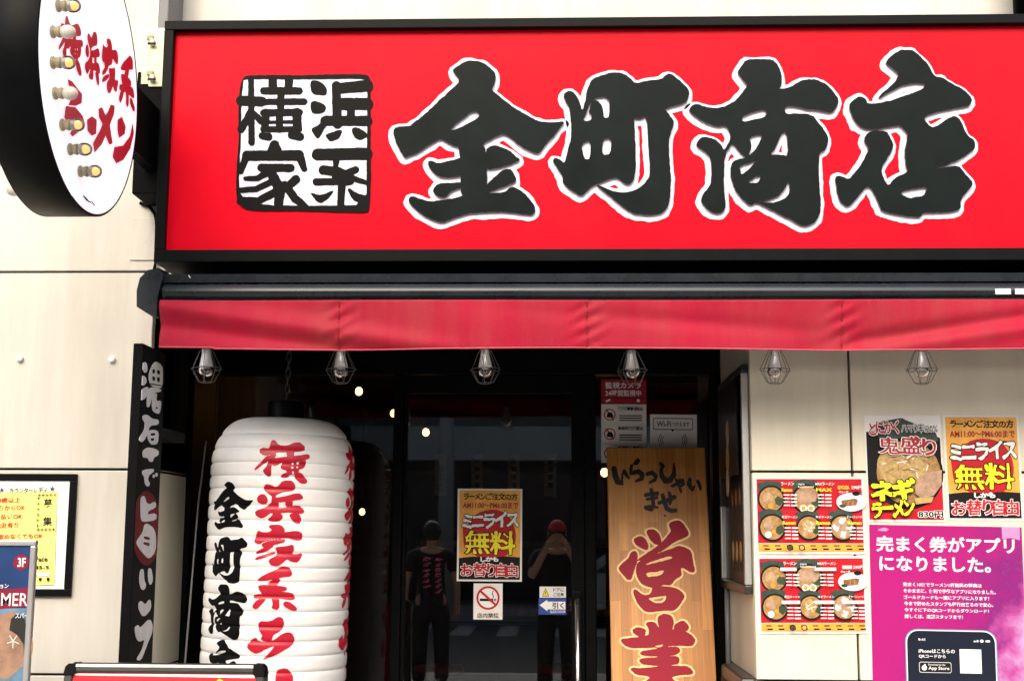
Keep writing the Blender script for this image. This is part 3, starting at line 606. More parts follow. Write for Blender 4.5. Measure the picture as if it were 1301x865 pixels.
n = len(pts); e.add([(p.x, 4.56, p.z) for p in pts]+[(p.x+.02, 4.95, p.z) for p in pts], [tuple(range(n)), tuple(range(n, 2*n))[::-1]]+[(i, (i+1) % n, n+(i+1) % n, n+i) for i in range(n)], 'navy'); child(e, 'end_cap', awn, OFA).data.update()
# fabric
vx0, vzt, vzb = xat(203, 400, 4.545), zat(640, 381, 4.545), zat(640, 441.5, 4.545); vx1 = 2.42
seams = [xat(p_, 410, 4.545) for p_ in (432, 748, 1073)]+[xat(1073, 410, 4.545)+.885]
NX, NZ = 420, 26
def cloth(x, v):                              # v = 0 at the top, 1 at the hem
    y = .010*math.sin(x*2.1+.6)*v + .004*math.sin(x*7.3)*v + .006*math.sin(x*3.7-2.2*v)
    t = (x-vx0)/.9
    if t < 1.2: y += -.020*math.exp(-((v-(.12+.75*t))/.20)**2)*min(1, 2.0-1.4*t) + .012*math.exp(-((v-(.55+.6*t))/.16)**2)
    u = (x-seams[2])/.75
    if -.25 < u < 2: y += .017*math.exp(-((v-(.86-.62*u))/.15)**2)*min(1, (u+.25)*2.2) - .012*math.exp(-((v-(1.12-.62*u))/.16)**2)*min(1, (u+.25)*2)
    u = (x-(seams[1]+.35))/.5
    y += .009*math.exp(-u*u)*math.exp(-((v-.45-.2*u)/.17)**2)
    for s_ in seams:
        d = (x-s_); y += .005*math.exp(-(d/.05)**2)*math.sin(v*21+3*d/.05)*(.4+.6*math.sin(math.pi*v)) + .006*math.exp(-(d/.006)**2)
    return y
vs_ = []; fs_ = []
for i in range(NX+1):
    x = vx0+(vx1-vx0)*i/NX
    for j in range(NZ+1):
        v = j/NZ; z = vzt+(vzb-vzt)*v - .004*math.sin((x-vx0)*3.0)*v+ (.004 if x < vx0+.2 else 0)*v; vs_.append((x, 4.548+cloth(x, v)+.012*v, z))
for i in range(NX):
    for j in range(NZ):
        a = i*(NZ+1)+j; fs_.append((a, a+1, a+NZ+2, a+NZ+1))
mb = MB(); mb.add(vs_, fs_, 'valance', True); val = child(mb, 'valance', awn, OFA)
sol = val.modifiers.new('thickness', 'SOLIDIFY'); sol.thickness = .0016; sol.offset = 0
mb = MB(); mb.tube([(vs_[i*(NZ+1)+NZ][0], vs_[i*(NZ+1)+NZ][1], vs_[i*(NZ+1)+NZ][2]-.001) for i in range(0, NX+1)], .0034, 'hem', 6); mb.build('hem', val)
for s_ in seams[:3]:
    mb = MB(); mb.tube([(s_-.006, 4.5462+cloth(s_-.006, v)+.012*v, vzt+(vzb-vzt)*v-.004*math.sin((s_-vx0)*3.0)*v) for v in [i/24 for i in range(25)]], .0016, 'dred', 5); mb.build('seam', val)
# maker's stickers on the casing and scuffs
mb = MB()
for x0, x1, y0, y1 in ((1264,1284,367,374),(1289,1301,367,374)):
    a, b = PY(x0, y0, 4.555), PY(x1, y1, 4.555); mb.box((a.x, 4.5595-cr*1.3+.038, b.z), (b.x, 4.5605-cr*1.3+.038, a.z), 'paper')
child(mb, 'sticker', awn, OFA)
mb = MB()
for x, y in ((204,352),(241,352)):
    mb = MB(); a = PY(x, y, 4.576); mb.tube([(a.x-.004, 4.5765, a.z+.006), (a.x+.003, 4.5765, a.z-.004)], .0018, 'paper', 5); child(mb, 'scuff', awn, OFA)
# ---------------------------------------------------------------- round projecting sign
XS = -1.476
pn, pf = PX(46, 90, XS), PX(175.5, 132, XS)
RD = (pf.y-pn.y)/2; cy = (pf.y+pn.y)/2; cz_ = PX(112, 98, XS).z
bot = PX(118, 273, XS); cz_ = bot.z+RD*math.sqrt(max(.2, 1-((bot.y-cy)/RD)**2))
TH = .17
rs = empty('round_sign', 'round white projecting sign with black rim, red brush writing and bulbs on its face', 'round sign', (XS-TH/2, cy, cz_))
OFR = Matrix.Translation((-(XS-TH/2), -cy, -cz_))
mb = MB(); mb.lathe([(RD-.004, -.004), (RD, 0), (RD+.004, -.004), (RD+.004, -TH+.004), (RD, -TH), (RD-.004, -TH+.004)], 'black', 128, 'X', (XS, cy, cz_)); child(mb, 'rim', rs, OFR)
mb = MB(); mb.lathe([(.0001, -.002), (RD*.5, -.002), (RD-.0045, -.002)], 'face', 128, 'X', (XS, cy, cz_)); mb.lathe([(RD-.0045, -TH+.002), (.0001, -TH+.002)], 'face', 128, 'X', (XS, cy, cz_)); child(mb, 'face', rs, OFR)
z1 = 1/2.8833
RS_ = [dict(polys=[[(240,65),(262,60),(268,80),(265,150),(262,200),(270,240),(255,262),(245,240),(248,195),(225,190),(215,185),(240,150),(235,100)],[(266,60),(280,46),(295,45),(301,90),(301,245),(265,240),(260,140)],[(265,238),(278,245),(272,265),(258,262)],[(285,245),(300,262),(301,280),(288,275)]],
   holes=[[(272,175),(282,179),(282,198),(272,194)],[(286,181),(296,186),(296,205),(286,200)],[(272,205),(282,209),(282,228),(272,224)],[(286,211),(296,215),(296,233),(286,229)],[(266,116),(297,104),(297,120),(266,134)],[(259,145),(268,143),(270,230),(261,235)]]),
 dict(polys=[[(312,105),(350,105),(355,130),(335,140),(330,150),(348,165),(362,190),(350,205),(338,200),(325,215),(312,185),(318,160),(325,140),(312,125)],[(333,150),(350,160),(345,240),(325,260),(315,250),(330,220)],[(310,260),(335,235),(360,235),(362,255),(345,265),(340,270),(358,285),(358,310),(345,305),(335,275),(322,280),(322,295),(312,285)]]),
 dict(polys=[[(390,135),(402,130),(408,165),(425,180),(428,235),(420,245),(410,215),(390,215),(380,240),(373,225),(378,190),(388,175)],[(385,228),(412,225),(412,240),(400,255),(410,275),(428,320),(428,355),(415,355),(405,310),(395,270),(375,285),(373,275),(390,255)],[(385,290),(402,285),(400,320),(380,335),(378,320)]]),
 dict(polys=[[(440,185),(488,225),(488,250),(465,245),(460,270),(478,285),(485,300),(475,320),(468,300),(460,330),(468,350),(488,370),(488,400),(465,395),(460,350),(445,380),(437,365),(452,330),(455,300),(440,285),(445,260),(455,245),(440,215)]]),
 dict(polys=[[(248,292),(262,300),(285,330),(298,345),(297,378),(275,388),(250,385),(265,350),(250,310)],[(240,390),(275,395),(300,425),(308,450),(290,480),(265,500),(255,490),(275,455),(245,450),(235,430)]]),
 dict(polys=[[(318,440),(335,428),(352,440),(350,490),(335,497),(320,480)]]),
 dict(polys=[[(405,385),(418,390),(415,420),(405,445),(400,460),(410,525),(400,530),(385,495),(370,530),(345,558),(340,525),(365,480),(375,455),(362,430),(360,400),(372,395),(385,425),(395,410)]]),
 dict(polys=[[(430,440),(445,430),(458,465),(455,490),(435,505),(430,480)],[(485,455),(488,490),(475,545),(450,585),(425,598),(412,575),(418,540),(450,535),(475,500)]]),
 dict(strokes=[[(305,718,4),(315,730,7),(322,738,4)],[(320,735,4),(330,742,4)],[(335,740,4),(345,752,3)]])]
mb = MB(); m2 = MB()
for k, sh in enumerate(RS_):
    if k < 4: continue
    F = field(zoom(sh, z1, 0, 0, 0), .3, 2, .06)
    solid(m2 if k == 8 else mb, contour(F, .35 if k != 8 else 0, .06), lambda x, y: (lambda p: (XS+.0015, p.y, p.z))(PX(x, y, XS)), 'lblk' if k == 8 else 'lred')
sign_mb = mb; child(m2, 'small_print', rs, OFR)
def sign_bulb(p, lit, d=1):
    b = MB(); O = (p.x, p.y, p.z)
    pr = lambda L: [(r*.74, h*d*.72) for r, h in L]
    b.lathe(pr([(.0001,.0),(.024,.0),(.026,.006),(.022,.012),(.017,.016),(.021,.022),(.023,.030),(.023,.036),(.018,.040)]), 'tan', 20, 'X', O); s = child(b, 'socket', rs, OFR)
    b = MB(); b.lathe(pr([(.014,.036),(.021,.042),(.026,.054),(.0275,.066),(.026,.078),(.019,.090),(.009,.096),(.0002,.098)]), 'bulbglass' if lit else 'bulbw', 20, 'X', O)
    o = b.build('bulb', s)
    if lit: f = MB(); f.ball((p.x+.050*d, p.y, p.z), .0135, 'bulbo', 12, (.9,1,1)); f.lathe(pr([(.018,.040),(.021,.042),(.020,.058),(.010,.062),(.0001,.063)]), 'bulbw', 14, 'X', O); f.build('filament', s)
for x, y, lit in ((96,-10,0),(73,8,1),(66,41,0),(66,80,1),(69,119,0),(78,159,1),(88,190,1),(101,218,1)): sign_bulb(PX(x, y, XS), lit)
c0 = Vector((0, cy, cz_))
for a in range(0, 360, 24):
    q = Vector((XS-TH, cy+RD*.87*math.cos(R(a)), cz_+RD*.87*math.sin(R(a))))
    if 150 < a < 290: sign_bulb(q, a % 48 == 0, -1)
mb = MB()
for x, y in ((65,268),(74,270),(87,272)):
    pass
# bracket
za, zb_ = zat(190, 106, 4.8), zat(188, 258, 4.8)
br = MB(); br.bevbox((XS-.15, 4.80, zat(190, 262, 4.99)), (XS+.02, 4.997, zat(190, 112, 4.99)), 'blackmat', .006); br.bevbox((XS-.105, cy+RD-.03, zat(190, 225, 4.9)), (XS-.055, 4.799, zat(190, 150, 4.9)), 'blackmat', .004)
child(br, 'bracket', rs, OFR)
p0, p1 = PY(181, 38, 4.80), PY(209, 108, 4.80)
t = empty('hinged_cover', 'cream metal cover with two catches beside the round sign', 'cover', ((p0.x+p1.x)/2, 4.84, (p0.z+p1.z)/2)); OC = Matrix.Translation((-(p0.x+p1.x)/2, -4.84, -(p0.z+p1.z)/2))
mb = MB(); mb.bevbox((p0.x, 4.80, p1.z), (p1.x, 4.86, p0.z), 'creambox', .004); mb.bevbox((p0.x+.033, 4.796, p1.z+.01), (p0.x+.037, 4.801, p0.z-.006), 'tan', .001)
mb.bevbox((p0.x+.036, 4.792, p1.z-.01), (p1.x+.002, 4.799, p0.z+.004), 'creambox', .003); mb.tube([(p1.x-.02, 4.86, p0.z-.05), (p1.x-.02, 4.995, p0.z-.05)], .02, 'creambox'); child(mb, 'panel', t, OC)
for y in (50, 95):
    q = PY(193, y, 4.79); mb = MB(); mb.bevbox((q.x-.018, 4.778, q.z-.006), (q.x+.008, 4.794, q.z+.012), 'tan', .003); mb.bevbox((q.x-.004, 4.772, q.z-.03), (q.x+.014, 4.792, q.z-.004), 'creambox', .004); mb.tube([(q.x-.01, 4.775, q.z-.024), (q.x+.02, 4.775, q.z-.024)], .005, 'joint'); child(mb, 'catch', t, OC)
mb = MB(); a, b = PY(168, 277, YW), PY(197, 331, YW); mb.bevbox((a.x, YW-.006, b.z), (b.x, YW-.0005, a.z), 'cream', .002); tag(mb.build('cover_plate'), 'small cream cover plate on the wall under the round sign bracket', 'cover plate')
mb = MB(); mb.tube([PY(*q) for q in ((178,258,4.99),(190,263,4.985),(197,272,4.985),(199,290,4.985),(198,330,4.985),(196,342,4.985))], .007, 'blackmat', 8); tag(mb.build('cable'), 'black cable bending down the wall under the round sign bracket', 'cable')
# ---------------------------------------------------------------- caged lamps under the awning
def caged_lamp():
    t = empty('caged_lamp', 'x', 'lamp', group='caged lamps under the awning')
    mb = MB(); mb.lathe([(.0001,.0),(.016,.0),(.017,-.022),(.019,-.030),(.026,-.064),(.0265,-.068),(.024,-.068),(.017,-.032)], 'silver', 24); mb.lathe([(.013,.03),(.013,0)], 'blackmat', 12); mb.build('socket', t)
    mb = MB(); mb.lathe([(.020,-.062),(.025,-.068),(.0285,-.078),(.028,-.086),(.023,-.096),(.013,-.103),(.0002,-.105)], 'bulbglass', 24); g = mb.build('bulb', t)
    mb = MB(); mb.tube([(-.008,0,-.07),(-.006,0,-.09),(-.002,.002,-.085),(.002,-.002,-.09),(.006,0,-.085),(.008,0,-.07)], .0012, 'steel', 5); mb.build('filament', g)
    mb = MB(); n = 7
    for k in range(n):
        a = 2*math.pi*k/n+.3; c, s = math.cos(a), math.sin(a); mb.tube([(r*c, r*s, z) for r, z in ((.015,.004),(.027,-.010),(.056,-.075),(.052,-.083),(.030,-.122),(.018,-.126))], .0013, 'wire', 5)
    for r, z in ((.056,-.075),(.020,-.126),(.016,.003)): mb.tube([(r*math.cos(a), r*math.sin(a), z) for a in [2*math.pi*i/24 for i in range(24)]], .0014, 'wire', 5, True)
    mb.build('cage', t); return t
def dup(root, loc, rz=0, label=None):
    r = root.copy(); scn.collection.objects.link(r); r.location = loc; r.rotation_euler = (0, 0, rz)
    if label: r['label'] = label
    for ch in root.children:
        c = ch.copy(); scn.collection.objects.link(c); c.parent = r
        for g in ch.children:
            d = g.copy(); scn.collection.objects.link(d); d.parent = c
    return r
L0 = caged_lamp()
LB = [(262,447,'caged lamp hanging beside the black plank sign, leftmost of the six'),(433,448,'caged lamp hanging above the right shoulder of the white lantern'),(616,448,'caged lamp hanging in front of the sliding door'),(802,449,'caged lamp hanging above the red security camera sticker'),(985,448,'caged lamp in front of the cream wall above the food menus'),(1170,448,'caged lamp in front of the cream wall above the noodle poster, rightmost of the six')]
for k, (x, y, lab) in enumerate(LB):
    p = PY(x, y, 4.82); p.z += .010
    o = L0 if k == 0 else dup(L0, p, random.uniform(0, 2), lab)
    o.location = p; o['label'] = lab; o.rotation_euler = (random.uniform(-.05, .05), random.uniform(-.06, .06), o.rotation_euler.z)
mb = MB(); a, b = PY(215, 430, 4.82), PY(1290, 430, 4.82); mb.bevbox((a.x, 4.80, a.z), (2.3, 4.84, a.z+.03), 'blackmat', .003); child(mb, 'lamp_rail', awn, OFA)
mb = MB()
for x, y, _ in LB:
    p = PY(x, y, 4.82); mb.tube([(p.x, 4.82, p.z), (p.x, 4.82, a.z+.01)], .006, 'blackmat', 8)
child(mb, 'lamp_wire', awn, OFA)
# ---------------------------------------------------------------- big lantern
LX, LY, LR = xat(349, 690, 5.3), 5.3, .290
ztop = zat(348, 533, 5.28); FZ = .45
lan = empty('paper_lantern', 'big white ribbed lantern with red and black brush writing beside the door', 'lantern', (LX, LY, FZ), (0, R(1.1), 0))
HT = ztop-FZ; seamz = [zat(350, y, 5.01)-FZ for y in (549,568,587,604,620,642,661,682,702,721,739,757,777,796,815,834)]
while seamz[-1] > .12: seamz.append(seamz[-1]-.0585)
def env(z):
    d = HT-z
    r = LR
    if d < .20: t = max(0, d)/.20; r = LR*(.52+.48*math.sqrt(max(0, 1-(1-t)**2)))
    if z < .16: t = z/.16; r = min(r, LR*(.55+.45*math.sqrt(max(0, 1-(1-t)**2))))
    return r
bounds = [HT]+seamz+[0]
def lrad(z):
    e = env(z)
    for a, b in zip(bounds[:-1], bounds[1:]):
        if b <= z <= a:
            t = (z-b)/max(1e-6, a-b); return e-.0068+.0068*(1-abs(2*t-1)**4.5)
    return e
zs = []
for a, b in zip(bounds[:-1], bounds[1:]):
    for t in (0,.03,.08,.16,.28,.42,.58,.72,.84,.92,.97): zs.append(a+(b-a)*t)
zs.append(0)
mb = MB(); mb.lathe([(.0001, 0.0)]+[(lrad(z), z) for z in zs[::-1]]+[(.10, HT+.002), (.0001, HT+.002)], 'lant', 128); mb.build('shell', lan)
mb = MB(); mb.lathe([(.075, HT+.001), (.075, HT+.07), (.07, HT+.075), (.0001, HT+.075)], 'black', 40); mb.build('top_cap', lan)
mb = MB()
zc = HT+.075
while zc+FZ < 2.47:
    k = int(zc*1000)//34 % 2; mb.tube([((.009 if k else 0)*math.cos(a), (0 if k else .009)*math.cos(a), zc+.020+.022*math.sin(a)) for a in [2*math.pi*i/12 for i in range(12)]], .003, 'dalu', 5, True); zc += .034
mb.build('chain', lan)
mb = MB(); mb.lathe([(.0001,-FZ+.001),(.20,-FZ+.001),(.205,-FZ+.03),(.14,-FZ+.05),(.12,0.0),(.0001,0)], 'black', 40); mb.build('stand', lan)
z2, z3 = 150/763, 160/644
YOKO = zoom(dict(polys=[[(85,130),(100,120),(145,125),(155,70),(178,68),(205,100),(250,105),(330,72),(372,100),(370,130),(260,145),(200,145),(150,165),(110,170),(85,150)],[(150,160),(195,150),(160,230),(158,300),(140,305),(115,280),(110,265),(135,240)],[(135,170),(170,175),(90,245),(55,268),(60,250),(100,210)],[(150,195),(250,175),(330,165),(395,150),(400,180),(340,190),(230,205),(180,240),(150,215)],[(250,130),(300,130),(295,190),(262,190)],[(235,205),(370,188),(375,210),(355,250),(240,262),(215,245)],[(250,252),(330,248),(325,288),(262,288)],[(240,280),(275,280),(265,305),(235,312),(215,305)],[(308,278),(345,275),(380,320),(378,340),(345,345),(303,310)]],
  holes=[[(280,212),(300,208),(300,226),(282,229)],[(313,203),(335,200),(332,222),(314,224)],[(278,236),(298,234),(298,250),(278,252)],[(312,232),(328,231),(325,247),(312,248)],[(285,265),(300,264),(300,288),(285,288)]]), z2, 305, 545, 1)
HAMA = zoom(dict(polys=[[(125,355),(160,360),(185,375),(205,365),(235,330),(290,328),(308,365),(300,390),(240,400),(190,420),(180,445),(150,420),(110,385)],[(75,440),(100,420),(125,425),(140,455),(130,480),(105,485),(75,470)],[(62,530),(130,505),(165,470),(190,460),(180,520),(120,570),(95,575),(65,555)],[(180,445),(250,430),(330,405),(355,430),(350,445),(290,455),(240,465),(200,470)],[(247,440),(290,440),(290,500),(250,500)],[(165,425),(205,450),(205,512),(165,515)],[(150,510),(240,505),(330,485),(365,520),(350,540),(280,530),(200,540),(150,540)],[(180,535),(225,545),(230,570),(205,595),(135,590),(160,565)],[(270,545),(325,535),(348,580),(335,605),(305,600),(280,570)]]), z2, 305, 545, 1)
IE = zoom(dict(polys=[[(90,135),(105,95),(118,105),(160,105),(175,90),(155,75),(170,65),(215,65),(232,88),(228,105),(290,92),(318,105),(318,138),(290,142),(240,128),(180,138),(130,150),(110,168),(85,155)],[(120,165),(160,148),(225,135),(238,142),(225,155),(175,168),(160,185),(130,182)],[(150,176),(185,170),(140,202),(92,218),(95,205)],[(120,222),(185,204),(188,212),(130,235),(90,246),(95,236)],[(185,180),(240,175),(275,163),(276,195),(265,210),(285,215),(322,208),(310,230),(295,255),(260,250),(245,235),(220,260),(195,275),(165,270),(155,245),(190,225),(200,205)]]), z3, 295, 650, 1)
KEI = zoom(dict(polys=[[(95,355),(130,325),(200,290),(225,275),(262,285),(268,325),(225,330),(170,345)],[(150,370),(165,350),(212,338),(205,360),(180,385)],[(105,375),(150,372),(240,380),(242,400),(190,405),(270,410),(285,440),(270,448),(200,440),(140,440),(85,445),(82,425),(130,420),(112,400)],[(170,435),(208,435),(205,500),(170,490),(178,470)],[(100,450),(145,438),(125,470),(95,500),(75,485)],[(225,460),(250,455),(290,485),(290,502),(265,500),(230,480)]]), z3, 295, 650, 1)
RA = zoom(dict(polys=[[(110,560),(165,560),(200,535),(222,540),(230,570),(220,600),(175,630),(130,635),(108,600)],[(60,670),(95,640),(105,665),(170,665),(230,615),(265,615),(282,650),(270,680),(190,730),(125,758),(150,735),(190,680),(150,695),(100,725),(75,715),(52,695)],[(130,625),(180,620),(165,665),(120,655)]]), z3, 295, 650, 1)
CHO = zoom(dict(polys=[[(190,810),(240,795),(270,830),(272,870),(240,920),(190,930)]]), z3, 295, 650, 1)
PXM = 5.01/FPX
def on_lantern(sh, az, sx, m, mb, fx, fy, step=1.0):
    V, fs = gridfill(field(sh, step, 3, .15), .4 if step < 2 else .6)
    mb.add([lan_pt(fx(x, y), fy(y), az, sx) for x, y in V], fs, m)
face_az = math.atan2(-LY, -LX)                 # azimuth that looks at the camera
def lan_pt(s, z, az, sx):
    z = z-FZ; r = lrad(z)+.0012; a = face_az+az+s*sx/LR; return (r*math.cos(a), r*math.sin(a), z)
zf = {}
def zpx(y):
    k = round(y, 2)
    if k not in zf: zf[k] = zat(349, y, 5.01)
    return zf[k]
for az, sx, nm in ((0.02, 1.0, 0), (R(80), 1.0, 1)):
    mb = MB()
    for sh in (YOKO, HAMA, IE, KEI, RA, CHO): on_lantern(sh, az, sx, 'lred', mb, lambda x, y: (x-(353-.045*(y-600)))*PXM*1.05, zpx, .75)
    mb.build('lettering', lan)
mb = MB()
for sh, (y0, y1) in ((KIN, (612, 674)), (MACHI, (683, 742)), (SHO, (744, 814)), (TEN, (815, 880))):
    P = np.array(sh['polys'][0]); a, b = P.min(0), P.max(0)
    if sh is KIN: b = np.array([718, 283]); a = np.array([499, 76])
    k = (y1-y0)/(b[1]-a[1])
    on_lantern(sh, R(-44), 1.0, 'lblk', mb, lambda x, y, a=a, b=b, k=k: (x-(a[0]+b[0])/2)*k*PXM*1.12, lambda y, a=a, k=k, y0=y0: zpx(y0+(y-a[1])*k), 3.2)
mb.build('lettering', lan)
for sh, (x0, x1, yc, h) in ((YOKO, (74.5,104.5,57,65)), (HAMA, (107.5,126.5,72,64)), (IE, (129,149.5,85,67)), (KEI, (151,170.5,103,66))):   # the same brush characters on the round sign
    P = np.array([q for p in sh['polys'] for q in p]); lo, hi = P.min(0), P.max(0)
    xc = (x0+x1)/2; g = lambda x, y: (x0+(x-lo[0])/(hi[0]-lo[0])*(x1-x0), yc+((y-lo[1])/(hi[1]-lo[1])-.5)*h+.56*(x0+(x-lo[0])/(hi[0]-lo[0])*(x1-x0)-xc))
    solid(sign_mb, contour(field(sh, .5, 4, .1), .9, .12), lambda x, y: (lambda p: (XS+.0015, p.y, p.z))(PX(*g(x, y), XS)), 'lred')
child(sign_mb, 'lettering', rs, OFR)
# ---------------------------------------------------------------- plank sign at the left corner
XP = -1.447
a, b = PX(182, 436, XP), PX(211, 445, XP); zpt = a.z
pl = MB(); pl.bevbox((XP-.035, a.y, .30), (XP, b.y, zpt), 'blackmat', .003)
plank = pl.build('plank_sign'); tag(plank, 'tall narrow black plank sign with grey brush writing and a red oval', 'plank sign')
mb = MB(); mb.bevbox((XL+.0005, 4.822, .70), (XP-.006, 5.06, .74), 'blackmat', .003); mb.build('bracket', plank)
mb = MB(); mb.bevbox((XL+.0005, 4.822, 1.90), (XP-.006, 5.06, 1.94), 'blackmat', .003); mb.build('bracket', plank)
s7, s8 = 60/281, .26
W7 = zoom(dict(polys=[[(118,30),(140,20),(150,70),(135,90),(120,70)],[(100,130),(120,100),(143,120),(140,150),(120,165),(100,145)],[(110,190),(150,165),(160,200),(130,245),(105,250),(105,220)],[(165,70),(185,30),(200,20),(225,35),(240,60),(238,170),(215,180),(165,160),(155,110)],[(160,168),(230,183),(228,200),(182,205),(160,290),(145,290),(145,240)],[(180,215),(205,205),(200,258),(230,250),(228,290),(220,335),(180,315),(175,280)],
  [(120,340),(145,335),(175,360),(215,365),(215,395),(160,400),(150,450),(120,500),(98,490),(100,470),(130,430),(135,380),(120,365)],[(150,430),(195,425),(215,440),(210,510),(170,515),(150,480)],[(120,550),(150,530),(185,535),(215,550),(215,575),(185,590),(180,615),(160,615),(150,590),(120,590)],[(118,665),(185,655),(185,675),(155,695),(150,725),(165,745),(150,765),(132,745),(130,700),(118,690)],[(182,695),(192,690),(190,712),(180,708)],[(198,680),(210,685),(205,705),(197,700)]],
  holes=[[(176,66),(196,64),(196,92),(176,92)],[(204,68),(226,72),(224,100),(204,94)],[(176,106),(196,108),(196,138),(176,132)],[(204,110),(226,114),(222,146),(204,140)],[(160,146),(238,160),(238,168),(160,156)],[(165,445),(197,443),(195,460),(165,462)],[(165,475),(193,474),(190,490),(168,492)],[(195,290),(212,288),(210,303),(195,300)]]), s7, 155, 455)
W8 = zoom(dict(polys=[[(108,45),(125,35),(135,70),(150,80),(175,65),(183,75),(180,95),(145,110),(140,130),(185,120),(185,155),(120,165),(108,150)],[(130,165),(180,200),(183,305),(150,345),(130,330),(88,275),(90,255),(120,215)],[(108,395),(122,395),(125,455),(135,470),(125,498),(108,490),(100,440)],[(145,390),(160,392),(168,450),(155,475),(145,450)],[(98,560),(110,548),(130,570),(155,535),(160,590),(120,632),(98,590)],[(78,680),(95,665),(105,685),(155,630),(170,690),(140,760),(110,840),(85,838),(115,790),(130,735),(100,750),(85,730)]],
  holes=[[(122,232),(155,238),(153,255),(122,248)],[(120,260),(154,266),(152,285),(120,274)]]), s8, 150, 620)
fx_ = lambda d: (lambda x, y: (XP+d, min(max(PX(x, y, XP).y, a.y+.002), b.y-.002), PX(x, y, XP).z))
M['oval'] = mat('oval_red', (.12,.002,.008), .6, spec=.1)
mb = MB(); el = [(150+.26*(137+70*math.cos(t)), 620+.26*(195+182*math.sin(t))) for t in [2*math.pi*i/60 for i in range(60)]]; solid(mb, [el], fx_(.001), 'oval'); mb.build('red_oval', plank)
mb = MB()
for sh in (W7, W8): solid(mb, contour(field(sh, .25, 2, .1), .15, .06), fx_(.0025), 'grey', fx_(.0008), 'grey')
mb.build('lettering', plank)
p = PX(227, 430, XL+.004); q = PX(227, 560, XL+.004); q2 = PX(234, 430, XL)
mb = MB(); mb.bevbox((XL+.001, p.y-.05, q.z), (XL+.03, p.y+.09, p.z+.25), 'blackmat', .003); tag(mb.build('wall_strip'), 'dark strip fixed upright on the entrance side wall behind the plank sign', 'wall strip')
mb = MB(); mb.tube([PY(233, 865, 5.15), PY(252, 640, 5.42), PY(262, 560, 5.5)], .004, 'greypost', 6); tag(mb.build('thin_pole'), 'thin pole leaning between the plank sign and the white lantern', 'pole')
# ---------------------------------------------------------------- wooden board by the door
T0, T1, B0, B1 = PY(770, 568.5, 5.83), PY(896.3, 568.5, 5.83), PY(774.2, 865, 5.60), PY(905.7, 865, 5.60)
ez = ((T0-B0)+(T1-B1)).normalized(); ex = ((T1-T0).normalized()+(B1-B0).normalized()).normalized(); ey = ez.cross(ex).normalized(); ez = ex.cross(ey)
wdt = ((T1-T0).length+(B1-B0).length)/2; tc_ = (T0+T1)/2; hh = (tc_.z-.01)/ez.z
board = MB(); board.bevbox((-wdt/2, 0, -hh), (wdt/2, .028, 0), 'wood', .003); board = board.build('wooden_board')
MW = Matrix.Translation(tc_) @ Matrix((ex, ey, ez)).transposed().to_4x4(); board.matrix_world = MW; MWI = MW.inverted()
tag(board, 'leaning wooden board with black greeting and big red open-for-business characters', 'wooden sign')
def onb(d):
    def f(x, y):
        o = MWI @ CAMP; r = MWI.to_3x3() @ ray(x, y); k = -o.y/r.y; return (o.x+r.x*k, -d, o.z+r.z*k)
    return f
sE = 140/563
EI = zoom(dict(polys=[[(320,60),(360,42),(385,50),(420,100),(420,125),(350,150),(300,190),(250,215),(165,250),(160,245),(220,205),(280,165),(335,100),(325,75)],[(140,140),(170,125),(195,130),(215,170),(212,195),(190,190),(150,165)],[(205,95),(245,88),(270,115),(282,150),(270,170),(240,160),(215,125)],[(130,205),(155,200),(162,240),(145,290),(130,345),(105,345),(85,315),(62,290),(75,270),(115,240)],[(165,255),(230,225),(320,195),(380,170),(435,200),(440,240),(455,305),(435,310),(395,285),(380,285),(385,325),(350,345),(330,375),(290,370),(265,385),(230,385),(190,375),(160,340),(152,290)],[(145,390),(190,430),(230,420),(240,385),(290,380),(360,390),(405,425),(385,460),(350,505),(290,500),(210,515),(165,475),(140,420)]],
  holes=[[(185,275),(235,250),(330,222),(345,238),(300,250),(240,265),(195,275)],[(200,310),(250,305),(300,295),(285,325),(240,332),(210,335)],[(210,440),(260,432),(315,425),(295,465),(245,468)]]), sE, 770, 650)
GYO = zoom(dict(polys=[[(260,535),(300,520),(335,530),(345,560),(340,590),(330,640),(270,640),(272,590)],[(200,565),(245,560),(268,590),(270,640),(215,640),(222,600)],[(135,600),(160,588),(205,600),(195,635),(165,635),(140,620)],[(350,575),(395,552),(425,585),(410,610),(360,600),(345,605)],[(70,650),(130,645),(200,635),(300,605),(380,600),(430,625),(460,655),(440,685),(380,680),(310,685),(290,700),(250,690),(130,695),(95,680)],[(170,715),(250,700),(300,690),(370,690),(380,715),(340,735),(190,735)],[(165,750),(250,745),(350,735),(375,745),(370,780),(250,785),(180,775)],[(265,690),(310,690),(320,970),(265,970)],[(120,795),(180,800),(280,790),(370,785),(420,790),(445,815),(440,830),(380,830),(320,845),(420,905),(430,950),(400,955),(320,880),(240,890),(150,950),(120,940),(165,890),(240,840),(150,830)]],
  holes=[[(245,683),(300,672),(285,690),(262,695)]]), sE, 770, 650)
mb = MB(); m2 = MB()
for sh in (EI, GYO):
    F = field(sh, .6, 6, .25); solid(mb, contour(F, 2.9, .12), onb(.001), 'yelb' if 'yelb' in M else M.setdefault('yelb', mat('board_outline', (.86,.62,.27), .5)))
    solid(m2, contour(F, .5, .10), onb(.0025), 'bred' if 'bred' in M else M.setdefault('bred', mat('board_red', (.30,.008,.028), .5, spec=.2, var=.1)))
k_ = mb.build('character_outline', board); m2.build('character', board)
sT = 140/1301
